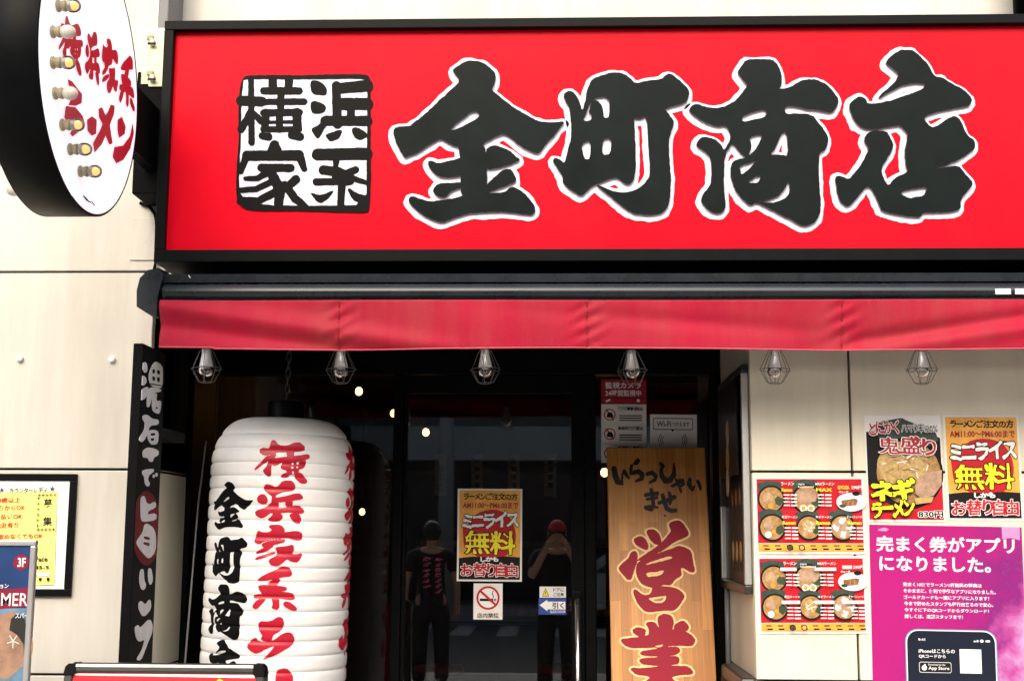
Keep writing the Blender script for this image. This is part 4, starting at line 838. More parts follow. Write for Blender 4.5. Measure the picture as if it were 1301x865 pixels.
HI = zoom(dict(strokes=[[(140,185,52),(155,270,62),(185,340,66),(235,365,34)],[(235,365,30),(232,330,22),(242,240,12)],[(262,215,34),(285,260,40),(312,295,28)],[(420,95,48),(400,120,48),(372,132,14)],[(348,150,24),(338,200,32),(340,245,34),(370,235,44),(430,222,50),(475,255,48),(468,305,44),(400,335,22)],[(535,250,40),(590,235,44),(635,275,42),(620,320,38),(560,352,20)],[(690,130,34),(718,155,38),(695,205,34),(705,280,52),(750,330,66),(800,325,60),(845,265,52),(852,200,34),(847,128,8)],[(830,392,34),(890,365,30),(945,335,40),(960,370,36),(925,400,18)],[(872,318,24),(905,380,26),(932,458,22)],[(905,318,16),(955,322,26)],[(1035,312,36),(1025,370,50),(1065,430,44),(1092,390,14)],[(1128,335,28),(1150,385,36),(1160,430,24)],
  [(515,500,40),(580,485,36),(648,480,44)],[(530,548,26),(585,540,30),(640,530,36)],[(580,440,40),(598,520,40),(604,620,38),(580,670,40),(520,655,36),(505,640,20),(560,630,24),(650,645,24)],[(675,590,36),(750,570,40),(850,525,52)],[(715,500,40),(735,580,44),(765,660,48),(820,685,44),(860,680,44)],[(795,475,32),(812,540,38),(800,600,30)],[(735,740,12),(752,745,12)]]), sT, 765, 575)
mb = MB(); solid(mb, contour(field(HI, .3, 2, .18), .45, .08), onb(.0012), 'pblk'); mb.build('greeting_lettering', board)
# ---------------------------------------------------------------- posters and stickers
def bowl(S, u, v, r, kind, nori=True):
    if nori: S.poly([(u-r*1.0,v-r*1.15*S.w/S.h),(u-r*.2,v-r*1.35*S.w/S.h),(u+r*.75,v-r*1.2*S.w/S.h),(u+r*.8,v-.1*r),(u-r*.8,v)], 'pgrn')
    a = S.w/S.h
    S.disc(u, v, r, 'pblk'); S.disc(u, v, r*.86, 'soup')
    S.disc(u+r*.55, v+r*.15*a, r*.32, 'spin', wob=.15)
    if kind == 0: S.disc(u-r*.25, v-r*.1*a, r*.38, 'pork', wob=.06); S.disc(u-r*.25, v-r*.1*a, r*.2, 'leek', wob=.2); S.disc(u-r*.1, v+r*.5*a, r*.16, 'yolk', wob=.1)
    if kind == 1:
        for k in range(4): S.disc(u-r*.45+k*r*.27, v-r*.2*a, r*.3, 'pork', 1.4, wob=.08); 
        for k in range(2): S.disc(u-r*.25+k*r*.5, v+r*.62*a, r*.24, 'egg'); S.disc(u-r*.25+k*r*.5, v+r*.62*a, r*.14, 'yolk')
    if kind == 2: S.disc(u-r*.25, v-r*.2*a, r*.36, 'pork', wob=.06); S.disc(u-r*.3, v+r*.5*a, r*.24, 'egg'); S.disc(u+r*.1, v+r*.3*a, r*.14, 'yolk', wob=.1)
    if kind == 3:
        S.disc(u, v-r*.1*a, r*.5, 'leek', wob=.15); S.disc(u-r*.3, v+r*.5*a, r*.22, 'pork', wob=.1)
        for k in range(10):
            t = random.random()*6.3; S.line(u+r*.45*math.cos(t), v+(r*.4*math.sin(t)-.1*r)*a, u+r*.5*math.cos(t+2.4), v+(r*.4*math.sin(t+2.4)-.1*r)*a, .006, 'egg' if k % 3 else 'yolk')
    if kind == 4:
        for k in range(8): t = k*.8; S.disc(u+r*.48*math.cos(t), v+r*.48*math.sin(t)*a, r*.27, 'pork' if k % 2 else 'egg', wob=.2)
        S.disc(u, v, r*.26, 'pork', wob=.2)
def rice_poster(TL, TR, BL, BR, Y, label):
    S = Sheet('poster', label, 'poster', TL, TR, BL, BR, Y=Y, group='half price rice posters' if False else 'orange rice posters')
    S.begin().rect(.03,.02,.97,.745,'pora'); S.disc(.52,.50,.39,'pred',wob=.02)
    S.poly([(.08,.43),(.16,.40),(.14,.55),(.24,.68),(.2,.71),(.1,.6)],'pred'); S.poly([(.03,.75),(.25,.735),(.5,.742),(.75,.73),(.97,.74),(.97,.98),(.03,.98)],'pblk'); S.end('printed_ground')
    S.begin().brush('ラーメンご注文の方', .09,.045,.93,.125, [('pblk',.035)], .012); S.end()
    S.begin().text('AM11:00〜PM6:00まで', .08,.145,.94,.215, 'dred', .03); S.end()
    S.begin().brush('ミニライス', .07,.25,.95,.435, [('pblk',.085),('pwht',.04)], .016, .12, -.03); S.end()
    S.begin().brush('無料', .12,.455,.90,.715, [('pblk',.06),('pyel',.026)], .012, .1); S.end()
    S.begin().brush('しかも', .36,.735,.64,.79, [('pblk',.14),('pwht',.05)], .012); S.end()
    S.begin().brush('お替り自由', .06,.80,.94,.955, [('pwht',.065),('pred',.026)], .012, .1); S.end()
    return S
rice_poster((581.7,620.4),(663.8,620.9),(580.3,737.9),(662.9,738.4), YD-.001, 'orange rice poster stuck on the sliding glass door')
rice_poster((1197.3,526.9),(1294,527.6),(1203.4,661.3),(1300.2,660.2), YW, 'orange rice poster on the cream wall beside the noodle poster')
S = Sheet('poster', 'noodle poster with a heaped bowl on black and yellow writing on the cream wall', 'poster', (1097,527.3),(1195.6,526.6),(1102.8,663),(1200,662), Y=YW)
S.begin().rect(.015,.01,.985,.985,'pwht'); S.poly([(.02,.16),(.2,.15),(.5,.03),(.75,.14),(.98,.22),(.98,.9),(.02,.9)],'pblk'); S.poly([(.02,.66),(.3,.74),(.7,.82),(.98,.68),(.98,.98),(.02,.98)],'pred')
S.poly([(.16,.07),(.48,.03),(.92,.16),(.96,.24),(.8,.32),(.2,.3)],'pgrn'); S.end('printed_ground')
S.begin().disc(.53,.55,.47,'pblk'); S.disc(.55,.545,.415,'soup'); S.disc(.50,.47,.33,'leek',wob=.08)
for k in range(46):
    t = random.random()*6.3; rr = random.uniform(.05,.3); S.line(.5+rr*math.cos(t),.46+rr*.7*math.sin(t),.5+rr*math.cos(t)+random.uniform(-.16,.16),.46+rr*.7*math.sin(t)+random.uniform(-.06,.06),random.uniform(.008,.018),random.choice(['egg','leek','soup','egg','pork']))
S.poly([(.62,.66),(.75,.55),(.97,.52),(.96,.66),(.85,.76),(.68,.78),(.62,.74)],'pork'); S.poly([(.60,.78),(.85,.77),(.82,.82),(.62,.84)],'leek'); S.end('bowl_picture')
S.begin().brush('とにかく', .05,.06,.44,.19, [('pwht',.08),('dred',.035)], .016, .15, -.02); S.brush('ハマり率120%', .47,.085,.94,.17, [('pwht',.06),('pblk',.012)], .008, .1, 0, .10); S.end()
S.begin().brush('鬼盛り', .17,.20,.91,.38, [('pwht',.06),('dred',.024)], .012, .12, .03); S.end()
S.begin().brush('ネギ', .04,.60,.62,.81, [('pblk',.10),('pyel',.055)], .022, .1, -.02); S.brush('ラーメン', .04,.80,.60,.965, [('pblk',.10),('pyel',.05)], .022, .15, -.03); S.end()
S.begin().brush('830円', .64,.90,.96,.965, [('pwht',.10),('pblk',.03)], .008, .05, 0, .14); S.end('price')
def menu(c, lab, top):
    S = Sheet('menu_poster', lab, 'menu', *c, Y=YW, group='red noodle menus')
    S.begin().rect(.025,.03,.975,.86,'pred'); S.rect(.025,.865,.975,.97,'pora'); S.end('printed_ground')
    B = [(.155,.29,.125,0),(.475,.29,.135,1),(.155,.66,.125,2),(.485,.66,.115,3),(.785,.66,.12,4)]
    T = [('ラーメン',.24,.07,.36,.115),('MAXラーメン',.55,.075,.72,.115),('味玉ラーメン',.24,.505,.38,.54),('ネギラーメン',.54,.505,.69,.54),('チャーシューメン',.82,.505,.975,.54)]
    for b in B: S.begin(); bowl(S, *b); S.end('bowl_picture')
    S.begin(); S.disc(.87,.33,.135,'plate',.62); S.poly([(.78,.31),(.9,.285),(.93,.30),(.915,.37),(.79,.39)],'gyoz'); S.line(.81,.32,.80,.37,.008,'soup'); S.line(.85,.31,.84,.37,.008,'soup'); S.line(.89,.30,.88,.36,.008,'soup'); S.disc(.915,.22,.035,'pblk',.6); S.disc(.79,.38,.03,'spin',.5); S.end('plate_picture')
    for k, (t, a, b_, c_, d) in enumerate(T):
        S.begin(); S.text(t, a, b_, c_, d, 'pwht', .02)
        if top and k != 0 or top: S.text('Ramen' if k != 1 else 'MAX', a+.005, d+.035, c_-.02 if c_-.02 < .95 else .95, d+.08, 'pyel', .03)
        else: S.rect(a-.03, d+.03, c_, d+.075, 'grey')
        for r in range(4):
            y = d+.115+r*.045; S.rect(a+.02, y, a+.075, y+.014, 'pwht'); S.rect(a+.085, y, min(.97, a+.14), y+.018, 'pwht')
        S.end('dish_name')
    S.begin()
    if top: S.text('GYOZA', .745,.12,.85,.165,'pyel',.03)
    else: S.rect(.77,.12,.86,.165,'grey')
    S.text('290円', .87,.12,.965,.165,'pwht',.02); S.text('ギョーザ', .755,.185,.84,.215,'pwht',.03); S.end(); S.begin(); S.text('Highly', .39,.09,.45,.115,'pwht'); S.text('Recommended', .39,.12,.53,.145,'pwht')
    S.end()
    S.begin().rect(.03,.868,.97,.872,'pora')
    for k in range(9):
        u = .06+k*.105
        S.rect(u, .885, u+.05, .90, 'pblk'); S.rect(u+.01, .925, u+.06, .945, 'pblk')
        if k in (2, 3): S.disc(u+.03, .915, .028, 'pblk'); S.disc(u+.03, .915, .02, 'spin' if k == 2 else 'leek')
    S.end()
menu(((957,606),(1098.6,604.9),(960.2,704.2),(1100,703)), 'upper of the two red noodle menus, with yellow English dish names', 1)
menu(((961,706.5),(1099.3,705.8),(963.4,805),(1103.4,804)), 'lower of the two red noodle menus, dish names on grey strips', 0)
# magenta app poster
S = Sheet('poster', 'large magenta poster with white writing and a phone on the cream wall', 'poster', (1104,666.6),(1300,669),(1110.5,948),(1306,950), Y=YW)
S.begin().rect(.0,.0,1,1,'app')
S.poly([(.87,.0),(.99,.0),(.985,.06),(.93,.05),(.87,.055)],'lav'); S.poly([(.06,.02),(.10,.012),(.13,.02),(.11,.03),(.06,.028)],'lav'); S.end('printed_ground')
S.begin().text('完まく券がアプリ', .042,.050,.95,.124,'pwht',.026); S.text('になりました。', .06,.143,.79,.212,'pwht',.026); S.end()
S.begin()
for k, (t, e) in enumerate((('完まく10個でラーメン1杯無料の特典は',.725),('そのままに、便利で手軽なアプリになりました。',.815),('ゴールドカードも一緒にアプリに入ります！',.77),('今まで貯めたスタンプも移行出来るので安心。',.795),('今すぐに下のQRコードからダウンロード！',.765),('詳しくは、店舗スタッフまで！',.595))): S.text(t, .212+.001*k, .262+k*.0290, e, .281+k*.0290, 'pwht', .02)
S.end()
def rrect(u0, v0, u1, v1, ru, asp):
    rv = ru*asp; P = []
    for cx, cy_, a0 in ((u1-ru, v0+rv, -90), (u1-ru, v1-rv, 0), (u0+ru, v1-rv, 90), (u0+ru, v0+rv, 180)):
        P += [(cx+ru*math.cos(R(a0+i*15)), cy_+rv*math.sin(R(a0+i*15))) for i in range(7)]
    return P
asp = S.w/S.h
S.begin().poly(rrect(.215,.473,.81,.98,.08,asp),'cyan'); S.poly(rrect(.222,.477,.803,.977,.076,asp),'plate'); S.poly(rrect(.228,.481,.797,.974,.072,asp),'navyd'); S.end('phone_picture')
S.begin().text('9:41', .30,.515,.345,.526,'pwht',.02); S.rect(.66,.521,.672,.527,'pwht'); S.rect(.678,.518,.69,.527,'pwht'); S.disc(.712,.522,.012,'pwht',.8); S.poly(rrect(.735,.518,.765,.527,.006,asp),'pwht'); S.end('status_row')
S.begin().text('iPhoneはこちらの', .30,.562,.535,.580,'pwht',.02); S.end(); S.begin(); S.text('QRコードから', .30,.587,.475,.604,'pwht',.02); S.end(); S.begin(); S.rect(.565,.56,.705,.668,'pwht'); S.end('white_square')
S.begin().poly(rrect(.30,.620,.51,.669,.014,asp),'grey'); S.poly(rrect(.304,.623,.506,.666,.012,asp),'pblk'); S.disc(.334,.647,.017,'pwht'); S.disc(.338,.633,.005,'pwht'); S.text('Download on the', .36,.628,.47,.636,'pwht'); S.text('App Store', .36,.640,.495,.659,'pwht',.02); S.end('store_badge')
# stickers on the glass
YG = YD+.0095
S = Sheet('sticker', 'no smoking sticker under the orange rice poster on the glass door', 'sticker', (601.9,740.8),(638.8,740.8),(601.2,786.5),(638.3,786.5), Y=YD-.001)
S.begin().disc(.5,.40,.40,'pred'); S.disc(.5,.40,.33,'pwht'); S.end('ban_ring')
S.begin().rect(.22,.42,.68,.49,'pblk'); S.rect(.70,.42,.73,.49,'pblk'); S.rect(.75,.42,.78,.49,'pblk')
for k in range(6): S.line(.68+.02*math.sin(k*1.3),.40-k*.035,.68+.02*math.sin((k+1)*1.3)-.03,.365-k*.035,.025,'pblk')
S.line(.24,.21,.76,.59,.075,'pred'); S.text('店内禁煙', .13,.82,.87,.955,'pblk',.01); S.end('symbol')
S = Sheet('sticker', 'white door warning sticker with a yellow triangle on the glass door', 'sticker', (685.5,744.8),(719,744.8),(685.5,758.8),(719,758.8), Y=YD-.001)
S.begin().poly([(.1,.88),(.23,.12),(.36,.88)],'pblk'); S.poly([(.13,.83),(.23,.22),(.33,.83)],'pyel'); S.line(.23,.42,.23,.65,.025,'pblk'); S.line(.23,.71,.23,.77,.025,'pblk'); S.text('ドアに', .52,.12,.92,.45,'pblk',.02); S.text('ご注意', .52,.55,.92,.88,'pblk',.02); S.end()
S = Sheet('sticker', 'blue door sticker with a white arrow on the glass door', 'sticker', (684.2,759.6),(719.3,759.6),(684.2,780.2),(719.3,780.2), Y=YD-.001, base='pblue')
S.begin().poly([(.04,.42),(.32,.08),(.32,.2),(.97,.2),(.97,.68),(.32,.68),(.32,.8)],'pwht'); S.text('引く', .50,.25,.92,.64,'pblk',.03); S.text('SLIDE DOOR', .42,.74,.97,.9,'pwht',.01); S.end()
S = Sheet('sticker', 'red and white security camera sticker on the glass beside the wooden board', 'sticker', (764.2,482),(821.4,482),(763.4,588),(821,588), Y=YG)
S.begin().rect(0,0,1,.30,'dred'); S.rect(.02,.225,.98,.232,'pblk')
for k in range(3):
    S.rect(.03,.315+k*.232,.97,.535+k*.232,'paper'); S.disc(.19,.425+k*.232,.13,'dred'); S.disc(.19,.425+k*.232,.105,'paper'); S.line(.11,.36+k*.232,.27,.49+k*.232,.03,'dred'); S.poly([(.12,.44+k*.232),(.15,.40+k*.232),(.23,.40+k*.232),(.27,.44+k*.232),(.26,.46+k*.232),(.13,.46+k*.232)],'pblk')
    for r in range(3): S.rect(.40, .43+k*.232+r*.028, .90, .443+k*.232+r*.028, 'pblk')
for k, t in enumerate(('飲酒運転禁止','未成年飲酒禁止','未成年入店禁止')): S.text(t, .36,.335+k*.232,.93,.385+k*.232,'pblk',.03)
S.end('printed_rows')
S.begin().text('監視カメラ', .09,.035,.88,.115,'pwht',.02); S.text('24時間監視中', .09,.13,.88,.205,'pwht',.02); S.line(.1,.27,.2,.245,.04,'pwht'); S.disc(.82,.255,.035,'pwht'); S.end()
S = Sheet('sticker', 'white Wi-Fi sticker with a speech bubble above the wooden board', 'sticker', (826,526.5),(885.5,526.5),(826,592),(885.5,592), Y=YG, base='pwht')
asp = S.w/S.h; S.begin().poly(rrect(.06,.07,.92,.30,.04,asp),'pblk'); S.poly(rrect(.075,.085,.905,.285,.035,asp),'pwht'); S.poly([(.44,.283),(.52,.283),(.48,.345)],'pblk'); S.text('Wi-Fi', .14,.13,.45,.24,'pblk',.015); S.text('つかえます', .47,.145,.84,.235,'pblk',.012)
for sgn in (-1, 1):
    for r in (.12, .16, .20): 
        P = [(.48+sgn*(.10+r*math.cos(R(t))), .50+r*math.sin(R(t))*.9) for t in range(-40, 41, 16)]
        for p, q in zip(P[:-1], P[1:]): S.line(*p, *q, .012, 'pblk')
S.end()
# ---------------------------------------------------------------- notice board and stands at the left
nb = empty('notice_board', 'yellow recruitment notice in a thick black frame on the left cream wall', 'notice board', tuple(PY(20, 680, YW)))
c = PY(20, 680, YW); a, b = PY(98, 602, YW), PY(93, 757, YW); nx0, nx1, nz0, nz1 = a.x-.56, (a.x+b.x)/2, b.z, a.z
ON = Matrix.Translation(-c); mb = MB(); f_ = .027
mb.bevbox((nx0, YW-.018, nz1-f_), (nx1, YW-.0005, nz1), 'black', .003); mb.bevbox((nx0, YW-.018, nz0), (nx1, YW-.0005, nz0+f_), 'black', .003); mb.bevbox((nx1-f_, YW-.0177, nz0+f_), (nx1, YW-.0005, nz1-f_), 'black', .003); mb.bevbox((nx0, YW-.0177, nz0+f_), (nx0+f_, YW-.0005, nz1-f_), 'black', .003); child(mb, 'frame', nb, ON)
mb = MB(); mb.box((nx0+f_, YW-.012, nz0+f_), (nx1-f_, YW-.001, nz1-f_), 'paper'); pp = child(mb, 'backing', nb, ON)
def uv(px, py): p = PY(px, py, YW-.012); return p
class NS(Sheet): pass
S = Sheet('notice', '', '', (-74,625),(72,625),(-76,744),(70,744), Y=YW-.0125, base='yelp'); wm = S.o.matrix_world.copy(); S.o.name = 'notice_sheet'; S.o.parent = nb; S.o.matrix_parent_inverse = Matrix.Identity(4); S.o.matrix_basis = Matrix.Translation(-c) @ wm
U = lambda px: (px+75)/147; V = lambda py: (py-625)/119
S.begin()
S.text('カウンターレディ', U(11), V(619.5), U(59), V(627.5), 'pblk', .01); S.text('★', U(62), V(618), U(69.5), V(626), 'pblue', .02); S.text('★', U(-2), V(618), U(4), V(626), 'pblue', .02); S.text('募', U(55), V(635), U(67), V(646), 'pblk', .012); S.text('集', U(55), V(658), U(67), V(669.5), 'pblk', .012)
for t, x0, x1, y0 in (('18歳以上',-6,26,632),('週1からOK',-6,32,642),('日払いOK',-6,29,653),('送迎有り',-6,24,664),('お酒飲めなくてもOK',-16,56,678.5)): S.text(t, U(x0), V(y0), U(x1), V(y0+7), 'pred', .015); S.end(); S.begin()
S.text('Face', U(47.5), V(708), U(63), V(714.5), 'pblk', .02); S.text('-45-5', U(44), V(719.5), U(65), V(724), 'pblk', .02); S.end(); S.begin(); S.rect(U(44), V(728.5), U(66), V(733), 'plate'); S.text('aloa', U(46), V(729.5), U(64), V(732.5), 'grey')
for x in (45,54.5,64.5): S.disc(U(x-.7),V(736),.008,'pblk'); S.disc(U(x+.9),V(736),.008,'pblk'); S.poly([(U(x-2),V(736.4)),(U(x+2.2),V(736.4)),(U(x),V(740))],'pblk')
for x in range(48, 71, 5): 
    for y in (630, 674): S.text('+', U(x), V(y-2), U(x+4), V(y+2), 'pblk')
for y in range(634, 672, 7): S.text('+', U(47.5), V(y-2), U(51.5), V(y+2), 'pblk')
S.end()
YB = 4.15
st = empty('poster_stand', 'blue beach poster on a grey framed stand at the left edge', 'poster stand', tuple(PY(-60, 700, YB)[:2])+(0,))
a, b = PY(44.5, 686, YB), PY(38.5, 865, YB); st.location = ((a.x+b.x)/2-.3, YB, 0); OS = Matrix.Translation(-Vector(st.location)); xr = (a.x+b.x)/2+.002; xl = xr-.62; ztp = a.z; fw = .018
mb = MB(); mb.bevbox((xl, YB-.012, ztp-fw), (xr, YB+.012, ztp), 'alu', .004); mb.bevbox((xr-fw, YB-.012, .14), (xr, YB+.012, ztp-fw), 'alu', .004); mb.bevbox((xl, YB-.012, .14), (xl+fw, YB+.012, ztp-fw), 'alu', .004); mb.bevbox((xl+fw, YB-.012, .14), (xr-fw, YB+.012, .16), 'alu', .004); child(mb, 'frame', st, OS)
for x in (xl+.05, xr-.05): mb = MB(); mb.bevbox((x-.02, YB-.22, 0), (x+.02, YB+.22, .03), 'alu', .006); mb.bevbox((x-.01, YB-.01, .03), (x+.01, YB+.01, .139), 'alu', .003); child(mb, 'foot', st, OS)
mb = MB(); mb.box((xl+fw, YB-.004, .16), (xr-fw, YB+.004, ztp-fw), 'bluep'); ps = child(mb, 'poster', st, OS)
class PS(Sheet):
    def __init__(s): s.w = xr-xl-2*fw; s.h = ztp-fw-.16; s.o = ps; s.z = .004; s.mb = None; s.c = Vector(((xl+xr)/2, YB, (ztp-fw+.16)/2))
    def map(s, u, v, dz=0): p = Vector(((u-.5)*s.w, -(s.z+dz), (.5-v)*s.h))+s.c; return tuple(p)
    def end(s, n='lettering'): o = s.mb.build(n, s.o); o.matrix_parent_inverse = Matrix.Identity(4); o.location = -Vector(st.location) if False else (0,0,0); return o
S = PS()
def bu(px, py): p = PY(px, py, YB-.004); return ((p.x-S.c.x)/S.w+.5, .5-(p.z-S.c.z)/S.h)
def bb(x0, y0, x1, y1): p, q = bu(x0, y0), bu(x1, y1); return (p[0], p[1], q[0], q[1])
M['badge'] = mat('badge_red', (.20,.005,.03), .4); M['sea'] = mat('printed_sea', (.13,.24,.36), .35, var=.5, vscale=9)
S.begin(); S.poly([bu(-160,775),bu(40,772),bu(36,900),bu(-160,900)],'sea'); S.poly([bu(-30,800),bu(2,780),bu(18,775),bu(24,800),bu(30,830),bu(24,850),bu(10,862),bu(-30,862)],'beach'); S.disc(*bu(26,822),.07,'beach',1.5); S.poly([bu(12,800),bu(14,786),bu(22,778),bu(31,784),bu(35,802),bu(34,830),bu(31,842),bu(30,818),bu(22,806)],'hair'); S.end('beach_picture')
S.begin(); q = bu(27,714); S.disc(q[0], q[1], .043, 'badge'); S.text('3F', *bb(23,708,32.5,720), 'pwht', .02); S.end('floor_badge')
S.begin(); S.poly([bu(-60,752),bu(37,746),bu(36,770),bu(-60,778)],'badge'); S.text('SUMMER', *bb(-34,752.5,35,769.5), 'pwht', .005); S.text('ション', *bb(-6,741,11,747), 'pwht', .01); S.text('スパー', *bb(20,778,36,785), 'pwht', .01)
for t in range(5): p = bu(17,814); q = bu(17+8*math.cos(R(72*t+20)), 814+9*math.sin(R(72*t+20))); S.line(*p, *q, .004, 'egg')
S.end()
for o in ps.children: o.matrix_parent_inverse = Matrix.Identity(4); o.matrix_basis = Matrix.Identity(4)
# A-frame in front of the lantern
YF = 3.95
a, b = PY(86, 846, YF), PY(339, 841.5, YF); t = empty('folding_sign', 'black framed folding sign with a red poster in front of the lantern', 'sign stand', ((a.x+b.x)/2, YF, 0))
tw, thh = b.x-a.x, (a.z+b.z)/2; lean = math.atan2(.20, thh)
def afr(sign_, name):
    O = Matrix.Translation((0, 0, thh)) @ Matrix.Rotation(sign_*lean, 4, 'X') @ Matrix.Translation((0, 0, -thh)); fw = .026
    def mk(mb, n, par=t):
        o = mb.build(n, par); o.matrix_parent_inverse = Matrix.Identity(4); o.matrix_basis = O if par is t else Matrix.Identity(4); return o
    s = -1 if sign_ > 0 else 1
    mb = MB(); y0, y1 = (-.024, -.002) if sign_ < 0 else (.002, .024)
    mb.bevbox((-tw/2+.03, y0, thh-fw), (tw/2-.03, y1, thh), 'dalu', .006); mb.bevbox((-tw/2+.03, y0-.002, thh-fw*.45), (tw/2-.03, y0+.004, thh-.002), 'alu', .002) if sign_ < 0 else None
    mb.bevbox((-tw/2, y0, .12), (-tw/2+fw, y1, thh-.03), 'dalu', .006); mb.bevbox((tw/2-fw, y0, .12), (tw/2, y1, thh-.03), 'dalu', .006); mb.bevbox((-tw/2+fw, y0, .12), (tw/2-fw, y1, .12+fw), 'dalu', .006); fr = mk(mb, 'frame')
    for x in (-1, 1):
        mb = MB(); P = [(x*(tw/2-.034), thh+.0005), (x*(tw/2-.012), thh-.001), (x*(tw/2-.003), thh-.010), (x*(tw/2+.0005), thh-.034), (x*(tw/2-fw-.001), thh-.034), (x*(tw/2-.034), thh-fw-.001)]
        n = len(P); mb.add([(p[0], y0-.003, p[1]) for p in P]+[(p[0], y1+.001, p[1]) for p in P], [tuple(range(n)), tuple(range(n, 2*n))[::-1]]+[(i, (i+1) % n, n+(i+1) % n, n+i) for i in range(n)], 'black'); mk(mb, 'corner_cap')
        mb = MB(); mb.bevbox((x*(tw/2-.02)-.014, y0, .004), (x*(tw/2-.02)+.014, y1, .119), 'dalu', .005); mk(mb, 'leg')
    mb = MB(); ym = (y0+y1)/2; mb.box((-tw/2+fw, ym-.003, .12+fw), (tw/2-fw, ym+.003, thh-fw), 'pred'); ps_ = mk(mb, 'poster')
    if sign_ < 0:
        mb = MB(); yy = ym-.0035
        P = [(.14,thh-.062),(.166,thh-.040),(.19,thh-.055),(.215,thh-.09),(.16,thh-.12),(.12,thh-.10)]; mb.add([(x, yy, z) for x, z in P], [tuple(range(6))], 'pyel')
        P = [(-tw/2+fw+.004,thh-fw-.003),(tw/2-fw-.004,thh-fw-.003),(tw/2-fw-.004,thh-fw-.012),(-tw/2+fw+.004,thh-fw-.008)]; mb.add([(x, yy, z) for x, z in P], [tuple(range(4))], 'paper')
        mk(mb, 'printed_picture', ps_); mb = MB(); P = [(-.2,.2),(.2,.2),(.22,.5),(.1,.62),(-.12,.62),(-.22,.48)]; mb.add([(x, yy-.0003, z) for x, z in P], [tuple(range(6))], 'pyel'); o = mk(mb, 'printed_picture', ps_)
afr(-1, 'front'); afr(1, 'back')
# ---------------------------------------------------------------- right side of the entrance
XR_ = XR-.002
p0, p1 = PX(952, 474, XR_), PX(924, 610, XR_); zf0, zf1 = PX(953, 742, XR_).z, PX(950, 473, XR_).z; yn, yfar = PX(952, 560, XR_).y-.005, PX(923, 660, XR_).y
t = empty('menu_case', 'aluminium framed menu case with dark food pictures on the entrance side wall', 'menu case', (XR_, (yn+yfar)/2, zf0)); OM = Matrix.Translation((-XR_, -(yn+yfar)/2, -zf0))
mb = MB(); fw = .03
mb.bevbox((XR_-.028, yn, zf0), (XR_, yn+fw, zf1), 'alu', .004); mb.bevbox((XR_-.028, yfar-fw, zf0), (XR_, yfar, zf1-.5), 'alu', .004); mb.bevbox((XR_-.028, yfar-fw, zf1-.499), (XR_, yfar, zf1), 'dalu', .004); mb.bevbox((XR_-.03, yn-.001, zf0-.035), (XR_, yfar+.001, zf0-.001), 'dalu', .005); mb.bevbox((XR_-.028, yn, zf1+.001), (XR_, yfar, zf1+.03), 'dalu', .004); child(mb, 'frame', t, OM)
for k, (za_, zb2, m) in enumerate(((zf0+.003, zf0+.44, 'brown'), (zf0+.445, zf1-.002, 'brown'))):
    mb = MB(); mb.box((XR_-.008, yn+fw, za_), (XR_-.001, yfar-fw, zb2), 'pblk')
    for i in range(4):
        y = yn+fw+.06+i*.11
        if y+.08 < yfar-fw: mb.box((XR_-.0095, y, za_+.04), (XR_-.0085, y+.07, zb2-.05), m); mb.ball((XR_-.0095, y+.035, za_+.12), .035, 'soup', 12, (.03,1,1.2)); mb.ball((XR_-.0095, y+.035, zb2-.1), .03, 'gyoz', 12, (.03,1,1.2))
    child(mb, 'food_picture', t, OM)
q0, q1 = PX(936, 490, XR_-.03), PX(915, 610, XR_-.03)
mb = MB(); ya, yb = q0.y, min(q1.y, YD-.04); mb.box((XR-.036, ya, q1.z), (XR-.031, yb, PX(925, 490, XR-.03).z), 'pblk'); hp = mb.build('hanging_poster'); tag(hp, 'black poster of fried food overlapping the menu case in the entrance', 'poster')
mb = MB(); ym_ = (ya+yb)/2; zz = (q1.z+PX(925, 490, XR-.03).z)/2-.1
for k in range(3): mb.ball((XR-.0365, ym_+(k-1)*.012, zz+.09-.1*k), .055, 'pork' if k != 1 else 'soup', 14, (.03, .9, 1.05))
mb.build('food_picture', hp)
mb = MB(); mb.brush = None
a = PX(927, 745, XR); mb.tube([(XR-.012, a.y, a.z-.01), (XR-.012, a.y, .9)], .011, 'greypost', 10); tag(mb.build('conduit'), 'grey conduit running down below the menu case', 'conduit')
a, b = PX(922, 842, XR-.04), PX(948, 860, XR-.04); mb = MB(); mb.bevbox((XR-.06, b.y, .95), (XR-.001, a.y, a.z), 'dalu', .012); mb.bevbox((XR-.068, b.y+.05, a.z-.16), (XR-.0605, a.y-.05, a.z-.05), 'black', .003); tag(mb.build('meter_box', recalc=False), 'dark grey box low on the entrance side wall under the menu case', 'box')
# ---------------------------------------------------------------- inside the shop
def pendant():
    t = empty('pendant_bulb', 'x', 'lamp', group='lit bulbs inside the shop')
    mb = MB(); mb.ball((0,0,0), .021, 'warm', 16, (1,1,1.15)); mb.build('bulb', t)
    mb = MB(); mb.lathe([(.0001,.075),(.016,.075),(.018,.035),(.014,.028)], 'black', 16); mb.tube([(0,0,.07),(0,0,.9)], .004, 'blackmat', 6); mb.build('cord', t); return t
P0 = pendant()
for k, (x, y, Y, lab) in enumerate(((456,497,7.4,'lit bulb inside the shop, just right of the second caged lamp'),(500,525,8.2,'lit bulb inside the shop, at the door frame edge'),(541,549,8.0,'lit bulb inside the shop seen through the sliding door above the poster'),(460,650,9.5,'lit bulb inside the shop right of the lantern at mid height'),(768,600,7.2,'lit bulb inside the shop beside the wooden board'))):
    p = PY(x, y, Y)
    if k == 0: P0.location = p; P0['label'] = lab
    else: dup(P0, p, 0, lab)
